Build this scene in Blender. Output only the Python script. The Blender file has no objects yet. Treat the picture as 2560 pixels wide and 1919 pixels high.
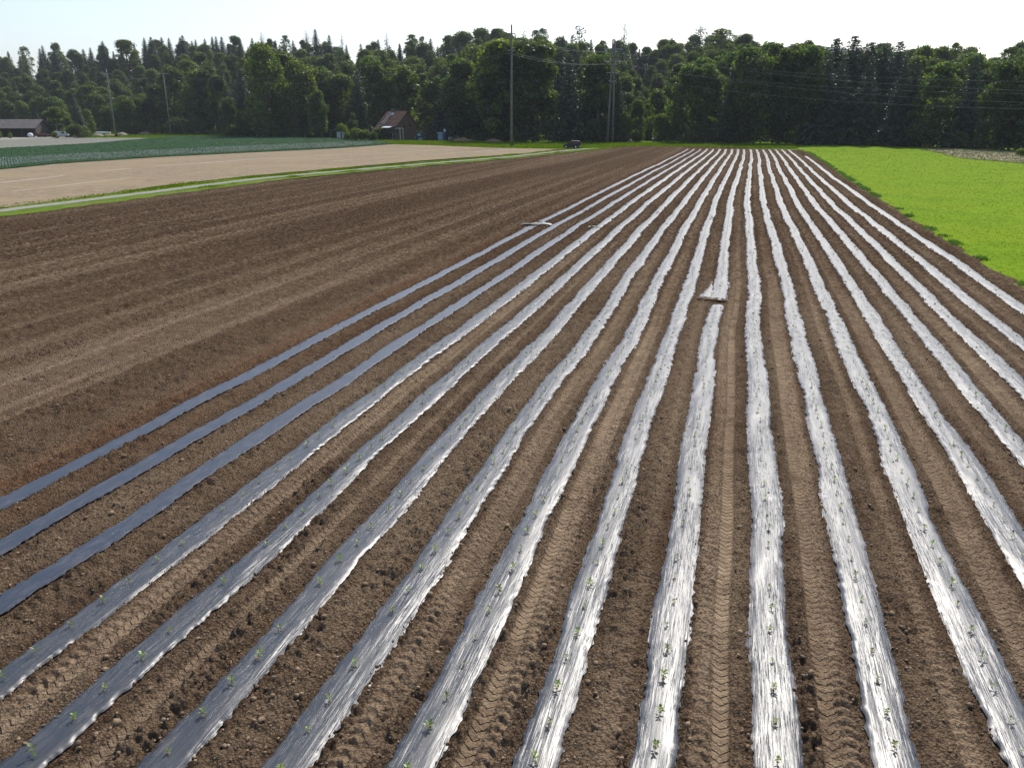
import bpy, math, random
import numpy as np
from mathutils import Vector, Matrix

R = math.radians
C = bpy.context.scene.collection
sc = bpy.context.scene

# ------------------------------------------------------------------ camera
FPX, CX, CY, HOR, CH = 1980.0, 1280.0, 959.5, 295.0, 7.0
TH = math.atan((CY - HOR) / FPX)
cam_data = bpy.data.cameras.new('camera')
cam = bpy.data.objects.new('camera', cam_data)
C.objects.link(cam)
cam.location = (0, 0, CH)
cam.rotation_euler = (math.pi / 2 - TH, 0, 0)
cam_data.sensor_width = 36.0
cam_data.lens = FPX / 2560 * 36.0
cam_data.clip_start = 0.2
cam_data.clip_end = 9000
sc.camera = cam

# ------------------------------------------------------------------ light
SUN_EL, SUN_AZ = 44.0, 21.0            # azimuth clockwise from +Y (the viewing direction)
world = bpy.data.worlds.new('World')
sc.world = world
world.use_nodes = True
wn = world.node_tree.nodes
wl = world.node_tree.links
wn.clear()
sky = wn.new('ShaderNodeTexSky')
sky.sky_type = 'NISHITA'
sky.sun_disc = False
sky.sun_elevation = R(SUN_EL)
sky.sun_rotation = R(SUN_AZ)
sky.altitude = 450
sky.air_density = 0.9
sky.dust_density = 2.2
sky.ozone_density = 0.7
bg = wn.new('ShaderNodeBackground')
bg.inputs['Strength'].default_value = 0.15
wo = wn.new('ShaderNodeOutputWorld')
wl.new(sky.outputs[0], bg.inputs[0])
wl.new(bg.outputs[0], wo.inputs[0])
sun_data = bpy.data.lights.new('sun', 'SUN')
sun_data.energy = 3.8
sun_data.angle = R(0.53)
sun_data.color = (1.0, 0.955, 0.88)
sun = bpy.data.objects.new('sun', sun_data)
C.objects.link(sun)
sd = Vector((math.sin(R(SUN_AZ)) * math.cos(R(SUN_EL)), math.cos(R(SUN_AZ)) * math.cos(R(SUN_EL)), math.sin(R(SUN_EL))))
sun.rotation_euler = sd.to_track_quat('Z', 'Y').to_euler()
sun.location = sd * 300
sc.view_settings.view_transform = 'Standard'
sc.view_settings.look = 'None'
sc.view_settings.exposure = 0.35
sc.view_settings.gamma = 1.0
sc.view_settings.use_curve_mapping = False
sc.cycles.max_bounces = 6
sc.cycles.diffuse_bounces = 3
sc.cycles.glossy_bounces = 2
sc.cycles.transmission_bounces = 4
sc.cycles.volume_bounces = 0
sc.cycles.transparent_max_bounces = 4
sc.cycles.caustics_reflective = False
sc.cycles.caustics_refractive = False

# ------------------------------------------------------------------ geometry helpers
ct, st = math.cos(TH), math.sin(TH)
def ray(px, py):
    a = (px - CX) / FPX
    b = -(py - CY) / FPX
    return a, ct + b * st, -st + b * ct
def G(px, py, z=0.0):                       # the point of the ground seen at a place of the photograph
    dx, dy, dz = ray(px, py)
    t = (z - CH) / dz
    return Vector((dx * t, dy * t, z))
def AT(px, py, D):                          # the point seen there at forward distance D
    dx, dy, dz = ray(px, py)
    t = D / dy
    return Vector((dx * t, D, CH + dz * t))
PHI = R(15.42)
cp, sp = math.cos(PHI), math.sin(PHI)
def UV(x, y): return x * cp - y * sp, x * sp + y * cp
def XY(u, v): return u * cp + v * sp, -u * sp + v * cp

def h2(i, j, s):
    a = np.sin(i * 127.1 + j * 311.7 + s * 74.7) * 43758.5453
    return a - np.floor(a)
def noise(x, y, s=0):
    ix, iy = np.floor(x), np.floor(y)
    fx, fy = x - ix, y - iy
    fx = fx * fx * (3 - 2 * fx)
    fy = fy * fy * (3 - 2 * fy)
    a, b = h2(ix, iy, s), h2(ix + 1, iy, s)
    c, d = h2(ix, iy + 1, s), h2(ix + 1, iy + 1, s)
    return (a + (b - a) * fx) * (1 - fy) + (c + (d - c) * fx) * fy
def fbm(x, y, s=0, o=3):
    t, a, n = 0, 1.0, 0
    for k in range(o):
        t = t + a * noise(x * 2 ** k + 17.3 * k, y * 2 ** k - 9.1 * k, s + k)
        n += a
        a *= 0.5
    return t / n
def sst(a, b, x):
    t = np.clip((x - a) / (b - a), 0, 1)
    return t * t * (3 - 2 * t)
def inpoly(x, y, poly):
    r = np.zeros(x.shape, bool)
    n = len(poly)
    for i in range(n):
        x1, y1 = poly[i]
        x2, y2 = poly[(i + 1) % n]
        c = (y1 > y) != (y2 > y)
        r ^= c & (x < (x2 - x1) * (y - y1) / (y2 - y1 + 1e-12) + x1)
    return r

def tag(o, label=None, cat=None, group=None, kind=None):
    if label: o['label'] = label
    if cat: o['category'] = cat
    if group: o['group'] = group
    if kind: o['kind'] = kind
    return o
def link(name, me, mats, parent=None, loc=None):
    if mats and not me.materials:
        for m in (mats if isinstance(mats, (list, tuple)) else [mats]):
            me.materials.append(m)
    o = bpy.data.objects.new(name, me)
    C.objects.link(o)
    if parent: o.parent = parent
    if loc is not None: o.location = loc
    return o
def empty(name, loc=(0, 0, 0), rz=0, scale=None):
    o = bpy.data.objects.new(name, None)
    C.objects.link(o)
    o.location = loc
    o.rotation_euler = (0, 0, rz)
    o.empty_display_size = 0.5
    if scale: o.scale = scale
    return o
def np_mesh(name, V, F, smooth=False, midx=None):
    """V (n,3), F (m,k) with k = 3 or 4"""
    me = bpy.data.meshes.new(name)
    V = np.asarray(V, np.float32)
    F = np.asarray(F, np.int32)
    k = F.shape[1]
    me.vertices.add(len(V))
    me.vertices.foreach_set('co', V.ravel())
    me.loops.add(F.size)
    me.loops.foreach_set('vertex_index', F.ravel())
    me.polygons.add(len(F))
    me.polygons.foreach_set('loop_start', np.arange(0, F.size, k, dtype=np.int32))
    if smooth: me.polygons.foreach_set('use_smooth', np.ones(len(F), bool))
    if midx is not None: me.polygons.foreach_set('material_index', np.asarray(midx, np.int32))
    me.update(calc_edges=True)
    me.validate()
    return me

class MB:
    """collects boxes, prisms, tubes ...; build() links them as one mesh object"""
    def __init__(s): s.v, s.f = [], []
    def add(s, vs, fs):
        n = len(s.v)
        s.v += [tuple(p) for p in vs]
        s.f += [tuple(i + n for i in f) for f in fs]
        return s
    def box(s, x0, x1, y0, y1, z0, z1, rz=0, c=(0, 0)):
        ps = [(x, y, z) for z in (z0, z1) for x, y in ((x0, y0), (x1, y0), (x1, y1), (x0, y1))]
        if rz:
            ca, sa = math.cos(rz), math.sin(rz)
            ps = [(c[0] + (x - c[0]) * ca - (y - c[1]) * sa, c[1] + (x - c[0]) * sa + (y - c[1]) * ca, z) for x, y, z in ps]
        return s.add(ps, [(3, 2, 1, 0), (4, 5, 6, 7), (0, 1, 5, 4), (1, 2, 6, 5), (2, 3, 7, 6), (3, 0, 4, 7)])
    def prism(s, prof, axis, a, b):
        """closed profile of 2D points swept along an axis from a to b; y: profile is (x,z); x: profile is (y,z)"""
        n = len(prof)
        mk = {'y': lambda p, t: (p[0], t, p[1]), 'x': lambda p, t: (t, p[0], p[1]), 'z': lambda p, t: (p[0], p[1], t)}[axis]
        ps = [mk(p, a) for p in prof] + [mk(p, b) for p in prof]
        fs = [tuple(range(n))[::-1], tuple(range(n, 2 * n))] + [(i, (i + 1) % n, n + (i + 1) % n, n + i) for i in range(n)]
        return s.add(ps, fs)
    def tube(s, pts, r, n=8, caps=True):
        pts = [Vector(p) for p in pts]
        if not isinstance(r, (list, tuple)): r = [r] * len(pts)
        vs = []
        for i, p in enumerate(pts):
            d = (pts[min(i + 1, len(pts) - 1)] - pts[max(i - 1, 0)]).normalized()
            a = d.cross(Vector((0, 0, 1)))
            if a.length < 1e-3: a = d.cross(Vector((1, 0, 0)))
            a.normalize()
            b = d.cross(a)
            for k in range(n):
                t = 2 * math.pi * k / n
                vs.append(p + (a * math.cos(t) + b * math.sin(t)) * r[i])
        fs = [(i * n + k, i * n + (k + 1) % n, (i + 1) * n + (k + 1) % n, (i + 1) * n + k) for i in range(len(pts) - 1) for k in range(n)]
        if caps:
            fs += [tuple(range(n))[::-1], tuple(range((len(pts) - 1) * n, len(pts) * n))]
        return s.add(vs, fs)
    def ball(s, c, rx, ry, rz, n=10, m=7):
        vs, fs = [], []
        for i in range(m + 1):
            a = math.pi * i / m
            for k in range(n):
                t = 2 * math.pi * k / n
                vs.append((c[0] + rx * math.sin(a) * math.cos(t), c[1] + ry * math.sin(a) * math.sin(t), c[2] + rz * math.cos(a)))
        for i in range(m):
            for k in range(n):
                fs.append((i * n + k, (i + 1) * n + k, (i + 1) * n + (k + 1) % n, i * n + (k + 1) % n))
        return s.add(vs, fs)
    def build(s, name, mat, parent=None, loc=None, smooth=False, bevel=0):
        me = bpy.data.meshes.new(name)
        me.from_pydata(s.v, [], s.f)
        me.validate()
        if smooth:
            me.polygons.foreach_set('use_smooth', np.ones(len(me.polygons), bool))
        me.update()
        o = link(name, me, mat, parent, loc)
        if bevel:
            m = o.modifiers.new('b', 'BEVEL')
            m.width = bevel
            m.segments = 2
            m.limit_method = 'ANGLE'
        return o

# ------------------------------------------------------------------ materials
def newmat(name):
    m = bpy.data.materials.new(name)
    m.use_nodes = True
    nt = m.node_tree
    nt.nodes.clear()
    out = nt.nodes.new('ShaderNodeOutputMaterial')
    return m, nt, out
def nd(nt, t, **kw):
    n = nt.nodes.new(t)
    for k, v in kw.items():
        if k.startswith('i_'):
            key = k[2:]
            key = int(key) if key.isdigit() else key.replace('_', ' ')
            n.inputs[key].default_value = v
        else: setattr(n, k, v)
    return n
def mth(nt, op, a, b=None, c=None, clamp=False):
    n = nt.nodes.new('ShaderNodeMath')
    n.operation = op
    n.use_clamp = clamp
    for i, x in enumerate((a, b, c)):
        if x is None: continue
        if isinstance(x, (int, float)): n.inputs[i].default_value = x
        else: nt.links.new(x, n.inputs[i])
    return n.outputs[0]
def mixc(nt, fac, a, b, mode='MIX'):
    n = nt.nodes.new('ShaderNodeMix')
    n.data_type = 'RGBA'
    n.blend_type = mode
    for sock, x in ((n.inputs[0], fac), (n.inputs[6], a), (n.inputs[7], b)):
        if isinstance(x, (int, float)): sock.default_value = x
        elif isinstance(x, tuple): sock.default_value = (*x, 1) if len(x) == 3 else x
        else: nt.links.new(x, sock)
    return n.outputs[2]
def ramp(nt, fac, lo, hi):
    n = nt.nodes.new('ShaderNodeMapRange')
    n.interpolation_type = 'SMOOTHSTEP'
    nt.links.new(fac, n.inputs[0])
    n.inputs[1].default_value = lo
    n.inputs[2].default_value = hi
    return n.outputs[0]
def tex(nt, scale, detail=3, rough=0.55, vec=None, dist=0.0):
    n = nd(nt, 'ShaderNodeTexNoise')
    n.inputs['Scale'].default_value = scale
    n.inputs['Detail'].default_value = detail
    n.inputs['Roughness'].default_value = rough
    n.inputs['Distortion'].default_value = dist
    if vec is None:
        g = nt.nodes.new('ShaderNodeNewGeometry')
        vec = g.outputs['Position']
    nt.links.new(vec, n.inputs['Vector'])
    return n.outputs[0]
def objco(nt):
    n = nt.nodes.new('ShaderNodeTexCoord')
    return n.outputs['Object']
def vscale(nt, vec, s, rz=0):
    n = nt.nodes.new('ShaderNodeMapping')
    nt.links.new(vec, n.inputs[0])
    n.inputs['Scale'].default_value = s
    n.inputs['Rotation'].default_value = (0, 0, rz)
    return n.outputs[0]

def simple(name, col, rough=0.7, metal=0.0, var=0.25, scale=2.0, bump=0.0, spec=0.4):
    m, nt, out = newmat(name)
    b = nd(nt, 'ShaderNodeBsdfPrincipled')
    n1 = tex(nt, scale, 4, 0.6, objco(nt))
    c = mixc(nt, ramp(nt, n1, 0.3, 0.7), tuple(x * (1 - var) for x in col), tuple(min(1, x * (1 + var)) for x in col))
    nt.links.new(c, b.inputs['Base Color'])
    b.inputs['Roughness'].default_value = rough
    b.inputs['Metallic'].default_value = metal
    b.inputs['Specular IOR Level'].default_value = spec
    if bump:
        bp = nd(nt, 'ShaderNodeBump')
        bp.inputs['Strength'].default_value = 0.6
        bp.inputs['Distance'].default_value = bump
        nt.links.new(tex(nt, scale * 6, 3, 0.6, objco(nt)), bp.inputs['Height'])
        nt.links.new(bp.outputs[0], b.inputs['Normal'])
    nt.links.new(b.outputs[0], out.inputs[0])
    return m

def leafmat(name, c1, c2, trans=0.35, use_obj=True, tc=(1.1, 1.25, 0.45), gloss=0.06):
    m, nt, out = newmat(name)
    geo = nt.nodes.new('ShaderNodeNewGeometry')
    col = mixc(nt, geo.outputs['Random Per Island'], c1, c2)
    if use_obj:
        oi = nt.nodes.new('ShaderNodeObjectInfo')
        col = mixc(nt, 1.0, col, oi.outputs['Color'], 'MULTIPLY')
    d = nd(nt, 'ShaderNodeBsdfDiffuse')
    nt.links.new(col, d.inputs[0])
    t = nd(nt, 'ShaderNodeBsdfTranslucent')
    tcn = mixc(nt, 1.0, col, tc, 'MULTIPLY')
    nt.links.new(tcn, t.inputs[0])
    mx = nd(nt, 'ShaderNodeMixShader')
    mx.inputs[0].default_value = trans
    nt.links.new(d.outputs[0], mx.inputs[1])
    nt.links.new(t.outputs[0], mx.inputs[2])
    g = nd(nt, 'ShaderNodeBsdfGlossy')
    g.inputs['Roughness'].default_value = 0.45
    g.inputs[0].default_value = (0.8, 0.85, 0.8, 1)
    mx2 = nd(nt, 'ShaderNodeMixShader')
    mx2.inputs[0].default_value = gloss
    nt.links.new(mx.outputs[0], mx2.inputs[1])
    nt.links.new(g.outputs[0], mx2.inputs[2])
    nt.links.new(mx2.outputs[0], out.inputs[0])
    return m

# ploughed soil: attributes dry, rust, cd (distance to nearest chevron print), UV = field coordinates
def soil_material():
    m, nt, out = newmat('tilled_soil')
    L = nt.links
    uv = nd(nt, 'ShaderNodeUVMap', uv_map='field').outputs[0]
    sep = nd(nt, 'ShaderNodeSeparateXYZ')
    L.new(uv, sep.inputs[0])
    v = sep.outputs[1]
    at = lambda n: nd(nt, 'ShaderNodeAttribute', attribute_name=n).outputs['Fac']
    cs, lug = at('cs'), at('lug')
    dry, rust, cd, far = at('dry'), at('rust'), at('cd'), at('far')
    n1 = tex(nt, 1.1, 4, 0.6)
    n2 = tex(nt, 13.0, 4, 0.7)
    n3 = tex(nt, 48.0, 3, 0.65)
    w = mth(nt, 'ADD', dry, mth(nt, 'MULTIPLY', mth(nt, 'SUBTRACT', n1, 0.5), 0.7))
    w = mth(nt, 'SUBTRACT', w, mth(nt, 'MULTIPLY', far, 0.12))  # darker with distance: shaded sides of the far clods put into the colour
    w = mth(nt, 'ADD', w, mth(nt, 'MULTIPLY', mth(nt, 'MULTIPLY', mth(nt, 'SUBTRACT', tex(nt, 4.5, 4, 0.75), 0.5), far), 2.2))  # light and dark of far clods painted as colour noise
    w = mth(nt, 'ADD', w, mth(nt, 'MULTIPLY', mth(nt, 'SUBTRACT', n2, 0.5), 0.9), clamp=True)
    col = mixc(nt, w, (0.122, 0.078, 0.048), (0.385, 0.288, 0.190))
    col = mixc(nt, mth(nt, 'MULTIPLY', rust, ramp(nt, n2, 0.35, 0.6)), col, (0.205, 0.095, 0.045))
    col = mixc(nt, mth(nt, 'MULTIPLY', ramp(nt, n3, 0.56, 0.72), 0.45), col, (0.34, 0.26, 0.18))
    col = mixc(nt, mth(nt, 'MULTIPLY', ramp(nt, n3, 0.47, 0.30), 0.5), col, (0.045, 0.030, 0.021))
    # pale stones
    vo = nd(nt, 'ShaderNodeTexVoronoi')
    vo.inputs['Scale'].default_value = 14.0
    L.new(nt.nodes.new('ShaderNodeNewGeometry').outputs['Position'], vo.inputs['Vector'])
    st_ = mth(nt, 'MULTIPLY', mth(nt, 'LESS_THAN', vo.outputs['Distance'], 0.14), mth(nt, 'GREATER_THAN', nd(nt, 'ShaderNodeSeparateColor').outputs[0], 0.9))
    sepc = [n for n in nt.nodes if n.type == 'SEPARATE_COLOR'][0]
    L.new(vo.outputs['Color'], sepc.inputs[0])
    col = mixc(nt, mth(nt, 'MULTIPLY', st_, 0.8), col, (0.42, 0.34, 0.26))
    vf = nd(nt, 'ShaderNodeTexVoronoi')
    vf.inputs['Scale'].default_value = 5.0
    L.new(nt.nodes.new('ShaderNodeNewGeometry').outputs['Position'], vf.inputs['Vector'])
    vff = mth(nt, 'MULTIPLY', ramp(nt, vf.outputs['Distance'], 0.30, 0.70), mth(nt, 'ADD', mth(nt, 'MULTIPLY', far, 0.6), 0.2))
    col = mixc(nt, vff, col, (0.060, 0.034, 0.021))  # dark cell borders paint the shade between clods, strongest far away
    b = nd(nt, 'ShaderNodeBsdfPrincipled')
    L.new(col, b.inputs['Base Color'])
    b.inputs['Roughness'].default_value = 1.0
    b.inputs['Specular IOR Level'].default_value = 0.0
    # tread print: herringbone grooves
    ac = mth(nt, 'ABSOLUTE', cd)
    ph = mth(nt, 'FRACT', mth(nt, 'DIVIDE', mth(nt, 'SUBTRACT', v, mth(nt, 'MULTIPLY', ac, 0.75)), 0.14))
    ph2 = mth(nt, 'FRACT', mth(nt, 'ADD', mth(nt, 'DIVIDE', mth(nt, 'SUBTRACT', v, mth(nt, 'MULTIPLY', ac, 0.75)), 0.14), mth(nt, 'MULTIPLY', mth(nt, 'GREATER_THAN', cd, 0.0), 0.0)))
    groove = ramp(nt, mth(nt, 'ABSOLUTE', mth(nt, 'SUBTRACT', ph2, 0.5)), 0.25, 0.10)
    inside = mth(nt, 'MULTIPLY', ramp(nt, mth(nt, 'ADD', ac, mth(nt, 'MULTIPLY', mth(nt, 'SUBTRACT', n2, 0.5), 0.05)), 0.115, 0.085), mth(nt, 'MULTIPLY', cs, ramp(nt, tex(nt, 0.9, 3, 0.6), 0.32, 0.50)))
    gr = mth(nt, 'MULTIPLY', groove, inside)
    rough_h = mth(nt, 'ADD', mth(nt, 'MULTIPLY', tex(nt, 22.0, 5, 0.75), 0.060), mth(nt, 'MULTIPLY', n3, 0.022))
    for sc__, am in ((24.0, 0.050), (55.0, 0.020)):
        vo2 = nd(nt, 'ShaderNodeTexVoronoi')
        vo2.inputs['Scale'].default_value = sc__
        L.new(nt.nodes.new('ShaderNodeNewGeometry').outputs['Position'], vo2.inputs['Vector'])
        rough_h = mth(nt, 'SUBTRACT', rough_h, mth(nt, 'MULTIPLY', vo2.outputs['Distance'], am))
        if sc__ < 30:
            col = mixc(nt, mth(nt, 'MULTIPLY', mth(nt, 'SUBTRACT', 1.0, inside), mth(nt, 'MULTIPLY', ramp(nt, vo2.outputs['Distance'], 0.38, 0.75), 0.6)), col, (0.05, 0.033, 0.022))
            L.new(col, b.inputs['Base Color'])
    rough_h = mth(nt, 'MULTIPLY', rough_h, mth(nt, 'SUBTRACT', 1.0, mth(nt, 'MAXIMUM', mth(nt, 'MULTIPLY', inside, 0.66), mth(nt, 'MULTIPLY', lug, 0.6))))
    hh = mth(nt, 'SUBTRACT', rough_h, mth(nt, 'MULTIPLY', gr, 0.058))
    # coarser relief far away, where the mesh is coarser than the clods
    hh = mth(nt, 'ADD', hh, mth(nt, 'MULTIPLY', mth(nt, 'MULTIPLY', tex(nt, 5.0, 4, 0.7), far), 0.26))
    bp = nd(nt, 'ShaderNodeBump')
    bp.inputs['Strength'].default_value = 1.0
    bp.inputs['Distance'].default_value = 1.0
    L.new(hh, bp.inputs['Height'])
    L.new(bp.outputs[0], b.inputs['Normal'])
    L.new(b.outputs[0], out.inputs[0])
    return m

def film_material(name, wr):
    m, nt, out = newmat(name)
    L = nt.links
    uv = nd(nt, 'ShaderNodeUVMap', uv_map='field').outputs[0]
    s1 = tex(nt, 1.0, 4, 0.6, vscale(nt, uv, (30, 0.9, 1)), 0.6)
    s2 = tex(nt, 1.0, 3, 0.6, vscale(nt, uv, (75, 2.2, 1)), 0.3)
    s3 = tex(nt, 1.0, 2, 0.5, vscale(nt, uv, (7, 0.8, 1)))
    dust = tex(nt, 1.0, 4, 0.65, vscale(nt, uv, (9, 2.0, 1)))
    b = nd(nt, 'ShaderNodeBsdfPrincipled')
    dirt = mth(nt, 'MULTIPLY', ramp(nt, dust, 0.45, 0.75), 0.22)
    col = mixc(nt, dirt, (0.030, 0.036, 0.046) if wr > 0.5 else (0.030, 0.038, 0.056), (0.22, 0.19, 0.16))
    L.new(col, b.inputs['Base Color'])
    b.inputs['Specular IOR Level'].default_value = 0.41 if wr > 0.5 else 0.42
    b.inputs['IOR'].default_value = 1.6 if wr > 0.5 else 1.5
    rg = mth(nt, 'ADD', 0.32 if wr > 0.5 else 0.27, mth(nt, 'MULTIPLY', s3, 0.14))
    L.new(rg, b.inputs['Roughness'])
    hh = mth(nt, 'ADD', mth(nt, 'MULTIPLY', s1, 0.0065 * wr), mth(nt, 'MULTIPLY', ramp(nt, s2, 0.56, 0.66), 0.0032 * wr))
    hh = mth(nt, 'ADD', hh, mth(nt, 'MULTIPLY', s3, 0.022 * wr))
    s4 = tex(nt, 1.0, 3, 0.6, vscale(nt, uv, (11, 2.6, 1), 0.35), 0.8)
    hh = mth(nt, 'ADD', hh, mth(nt, 'MULTIPLY', s4, 0.004 * wr))
    slack = ramp(nt, tex(nt, 1.0, 3, 0.6, vscale(nt, uv, (2.2, 0.45, 1))), 0.36, 0.62)
    bp = nd(nt, 'ShaderNodeBump')
    L.new(mth(nt, 'ADD', 0.25, mth(nt, 'MULTIPLY', slack, 0.95)), bp.inputs['Strength'])
    bp.inputs['Distance'].default_value = 1.0
    L.new(hh, bp.inputs['Height'])
    L.new(bp.outputs[0], b.inputs['Normal'])
    L.new(b.outputs[0], out.inputs[0])
    return m

def ground_material(name, c1, c2, c3=None, s=0.8, fine=9.0, streak=None, streakcol=None, bump=0.03, rough=0.95):
    m, nt, out = newmat(name)
    L = nt.links
    n1 = tex(nt, s, 5, 0.65)
    n2 = tex(nt, fine, 4, 0.75)
    f = mth(nt, 'ADD', mth(nt, 'MULTIPLY', n1, 0.45), mth(nt, 'MULTIPLY', n2, 0.55))
    col = mixc(nt, ramp(nt, f, 0.34, 0.66), c1, c2)
    if c3:
        col = mixc(nt, mth(nt, 'MULTIPLY', ramp(nt, tex(nt, 0.09, 3, 0.5), 0.42, 0.68), 0.7), col, c3)
    if streak:
        g = nt.nodes.new('ShaderNodeNewGeometry').outputs['Position']
        sv = vscale(nt, vscale(nt, g, (1, 1, 1), streak), (0.9, 0.012, 1))
        col = mixc(nt, mth(nt, 'MULTIPLY', ramp(nt, tex(nt, 1.0, 3, 0.6, sv), 0.56, 0.70), 0.5), col, streakcol)
    b = nd(nt, 'ShaderNodeBsdfPrincipled')
    L.new(col, b.inputs['Base Color'])
    b.inputs['Roughness'].default_value = rough
    b.inputs['Specular IOR Level'].default_value = 0.03
    bp = nd(nt, 'ShaderNodeBump')
    bp.inputs['Distance'].default_value = 1.0
    L.new(mth(nt, 'MULTIPLY', n2, bump), bp.inputs['Height'])
    L.new(bp.outputs[0], b.inputs['Normal'])
    L.new(b.outputs[0], out.inputs[0])
    return m

M = {}
M['soil'] = soil_material()
M['film'] = film_material('mulch_film', 1.0)
M['film_smooth'] = film_material('mulch_film_unplanted', 0.26)
M['ground'] = ground_material('rough_grass', (0.07, 0.13, 0.018), (0.15, 0.25, 0.03), (0.12, 0.16, 0.03), 0.3, 4.0, bump=0.06)
M['meadow'] = ground_material('meadow_grass', (0.098, 0.182, 0.003), (0.170, 0.268, 0.004), (0.158, 0.230, 0.004), 0.25, 2.6, bump=0.02)
M['verge'] = ground_material('verge_grass', (0.075, 0.125, 0.010), (0.135, 0.20, 0.018), (0.15, 0.17, 0.05), 0.7, 3.0, bump=0.04)
M['beige'] = ground_material('seedbed_soil', (0.185, 0.142, 0.092), (0.315, 0.252, 0.172), (0.29, 0.225, 0.14), 0.6, 2.2, bump=0.06)
M['cabbage_soil'] = ground_material('cabbage_bed_soil', (0.02, 0.045, 0.02), (0.05, 0.075, 0.035), None, 0.5, 4.0, bump=0.05)
M['net'] = ground_material('net_covered_bed', (0.155, 0.15, 0.13), (0.235, 0.225, 0.195), (0.18, 0.185, 0.14), 0.4, 1.5, bump=0.05)
M['hay'] = ground_material('mown_hay', (0.21, 0.195, 0.10), (0.35, 0.32, 0.19), (0.20, 0.21, 0.09), 0.35, 2.5, bump=0.10)
M['path'] = ground_material('pale_track', (0.21, 0.21, 0.18), (0.31, 0.31, 0.27), None, 0.6, 5.0, bump=0.01)
M['yard'] = ground_material('yard_gravel', (0.24, 0.22, 0.19), (0.36, 0.335, 0.29), (0.18, 0.20, 0.12), 0.4, 3.0)
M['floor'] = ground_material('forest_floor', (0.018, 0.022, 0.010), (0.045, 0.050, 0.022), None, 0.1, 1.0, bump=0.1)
M['hill'] = ground_material('far_woodland', (0.03, 0.055, 0.03), (0.06, 0.09, 0.045), None, 0.01, 0.05, bump=3.0)
M['bark'] = simple('bark', (0.09, 0.07, 0.055), 0.9, scale=3.0, bump=0.02)
M['leaf'] = leafmat('broad_leaves', (0.024, 0.042, 0.014), (0.105, 0.138, 0.030), 0.55, tc=(2.0, 2.15, 0.6), gloss=0.035)
M['needle'] = leafmat('needles', (0.014, 0.029, 0.017), (0.046, 0.074, 0.034), 0.35, tc=(1.0, 1.1, 0.6))
M['grass'] = leafmat('grass_blades', (0.095, 0.158, 0.004), (0.138, 0.210, 0.005), 0.4, gloss=0.0, tc=(1.2, 1.2, 0.4))
M['weed'] = leafmat('weed_leaves', (0.07, 0.14, 0.015), (0.13, 0.22, 0.03), 0.4)
M['seedling'] = leafmat('seedling_leaves', (0.20, 0.33, 0.025), (0.36, 0.48, 0.05), 0.55)
M['cabbage'] = leafmat('cabbage_leaves', (0.035, 0.095, 0.060), (0.105, 0.190, 0.125), 0.25, gloss=0.02)
M['kale'] = leafmat('pale_cabbage_leaves', (0.02, 0.06, 0.045), (0.26, 0.33, 0.31), 0.15, gloss=0.05)
M['clod'] = simple('clods', (0.23, 0.16, 0.10), 0.95, scale=9.0, var=0.45, bump=0.01, spec=0.1)
M['stone'] = simple('pebbles', (0.33, 0.27, 0.21), 0.85, scale=6.0, spec=0.2)
M['wood_pole'] = simple('weathered_pole', (0.155, 0.14, 0.125), 0.85, scale=1.5, bump=0.01)
M['pale_pole'] = simple('pale_pole_wood', (0.20, 0.185, 0.165), 0.85, scale=1.5)
M['steel'] = simple('galvanised_steel', (0.28, 0.29, 0.30), 0.5, 0.6, scale=3.0)
M['wire'] = simple('wire_metal', (0.28, 0.28, 0.28), 0.7, 0.0)
M['tile'] = simple('roof_tiles', (0.17, 0.092, 0.062), 0.95, scale=1.6, var=0.45, bump=0.05, spec=0.08)
M['tile2'] = simple('grey_roof_tiles', (0.105, 0.09, 0.08), 0.8, scale=1.2, var=0.3, bump=0.05)
M['brick'] = simple('brick_wall', (0.135, 0.083, 0.058), 0.9, scale=2.5, var=0.25, bump=0.02)
M['barnwood'] = simple('barn_boards', (0.075, 0.058, 0.045), 0.9, scale=1.5, var=0.4)
M['white'] = simple('white_paint', (0.72, 0.73, 0.72), 0.6, var=0.08)
M['offwhite'] = simple('weathered_white', (0.48, 0.50, 0.48), 0.7, var=0.15)
M['paleblue'] = simple('pale_blue_panel', (0.21, 0.29, 0.35), 0.7, var=0.1)
M['blue'] = simple('blue_plastic', (0.012, 0.04, 0.11), 0.6, var=0.2)
M['green'] = simple('green_paint', (0.035, 0.11, 0.07), 0.6)
M['dark'] = simple('dark_interior', (0.02, 0.02, 0.02), 0.8)
M['tyre'] = simple('tyre_rubber', (0.018, 0.018, 0.018), 0.8)
M['rust'] = simple('rusty_metal', (0.16, 0.07, 0.045), 0.8, var=0.4)
M['carpaint'] = simple('dark_car_paint', (0.016, 0.018, 0.021), 0.35, 0.0, var=0.1, spec=0.35)
M['glass'] = simple('dark_glass', (0.012, 0.014, 0.016), 0.06, var=0.1, spec=0.8)
M['chrome'] = simple('silver_metal', (0.5, 0.5, 0.52), 0.3, 0.9)
M['redlamp'] = simple('red_lamp', (0.35, 0.02, 0.02), 0.3)
M['lampglass'] = simple('clear_lamp', (0.6, 0.6, 0.6), 0.15)
M['skin'] = simple('skin', (0.45, 0.27, 0.19), 0.6, var=0.05)
M['shirt'] = simple('white_shirt', (0.75, 0.76, 0.78), 0.8, var=0.04)
M['navy'] = simple('dark_cloth', (0.03, 0.04, 0.07), 0.85)
M['log'] = simple('cut_wood', (0.33, 0.20, 0.10), 0.85)

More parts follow.
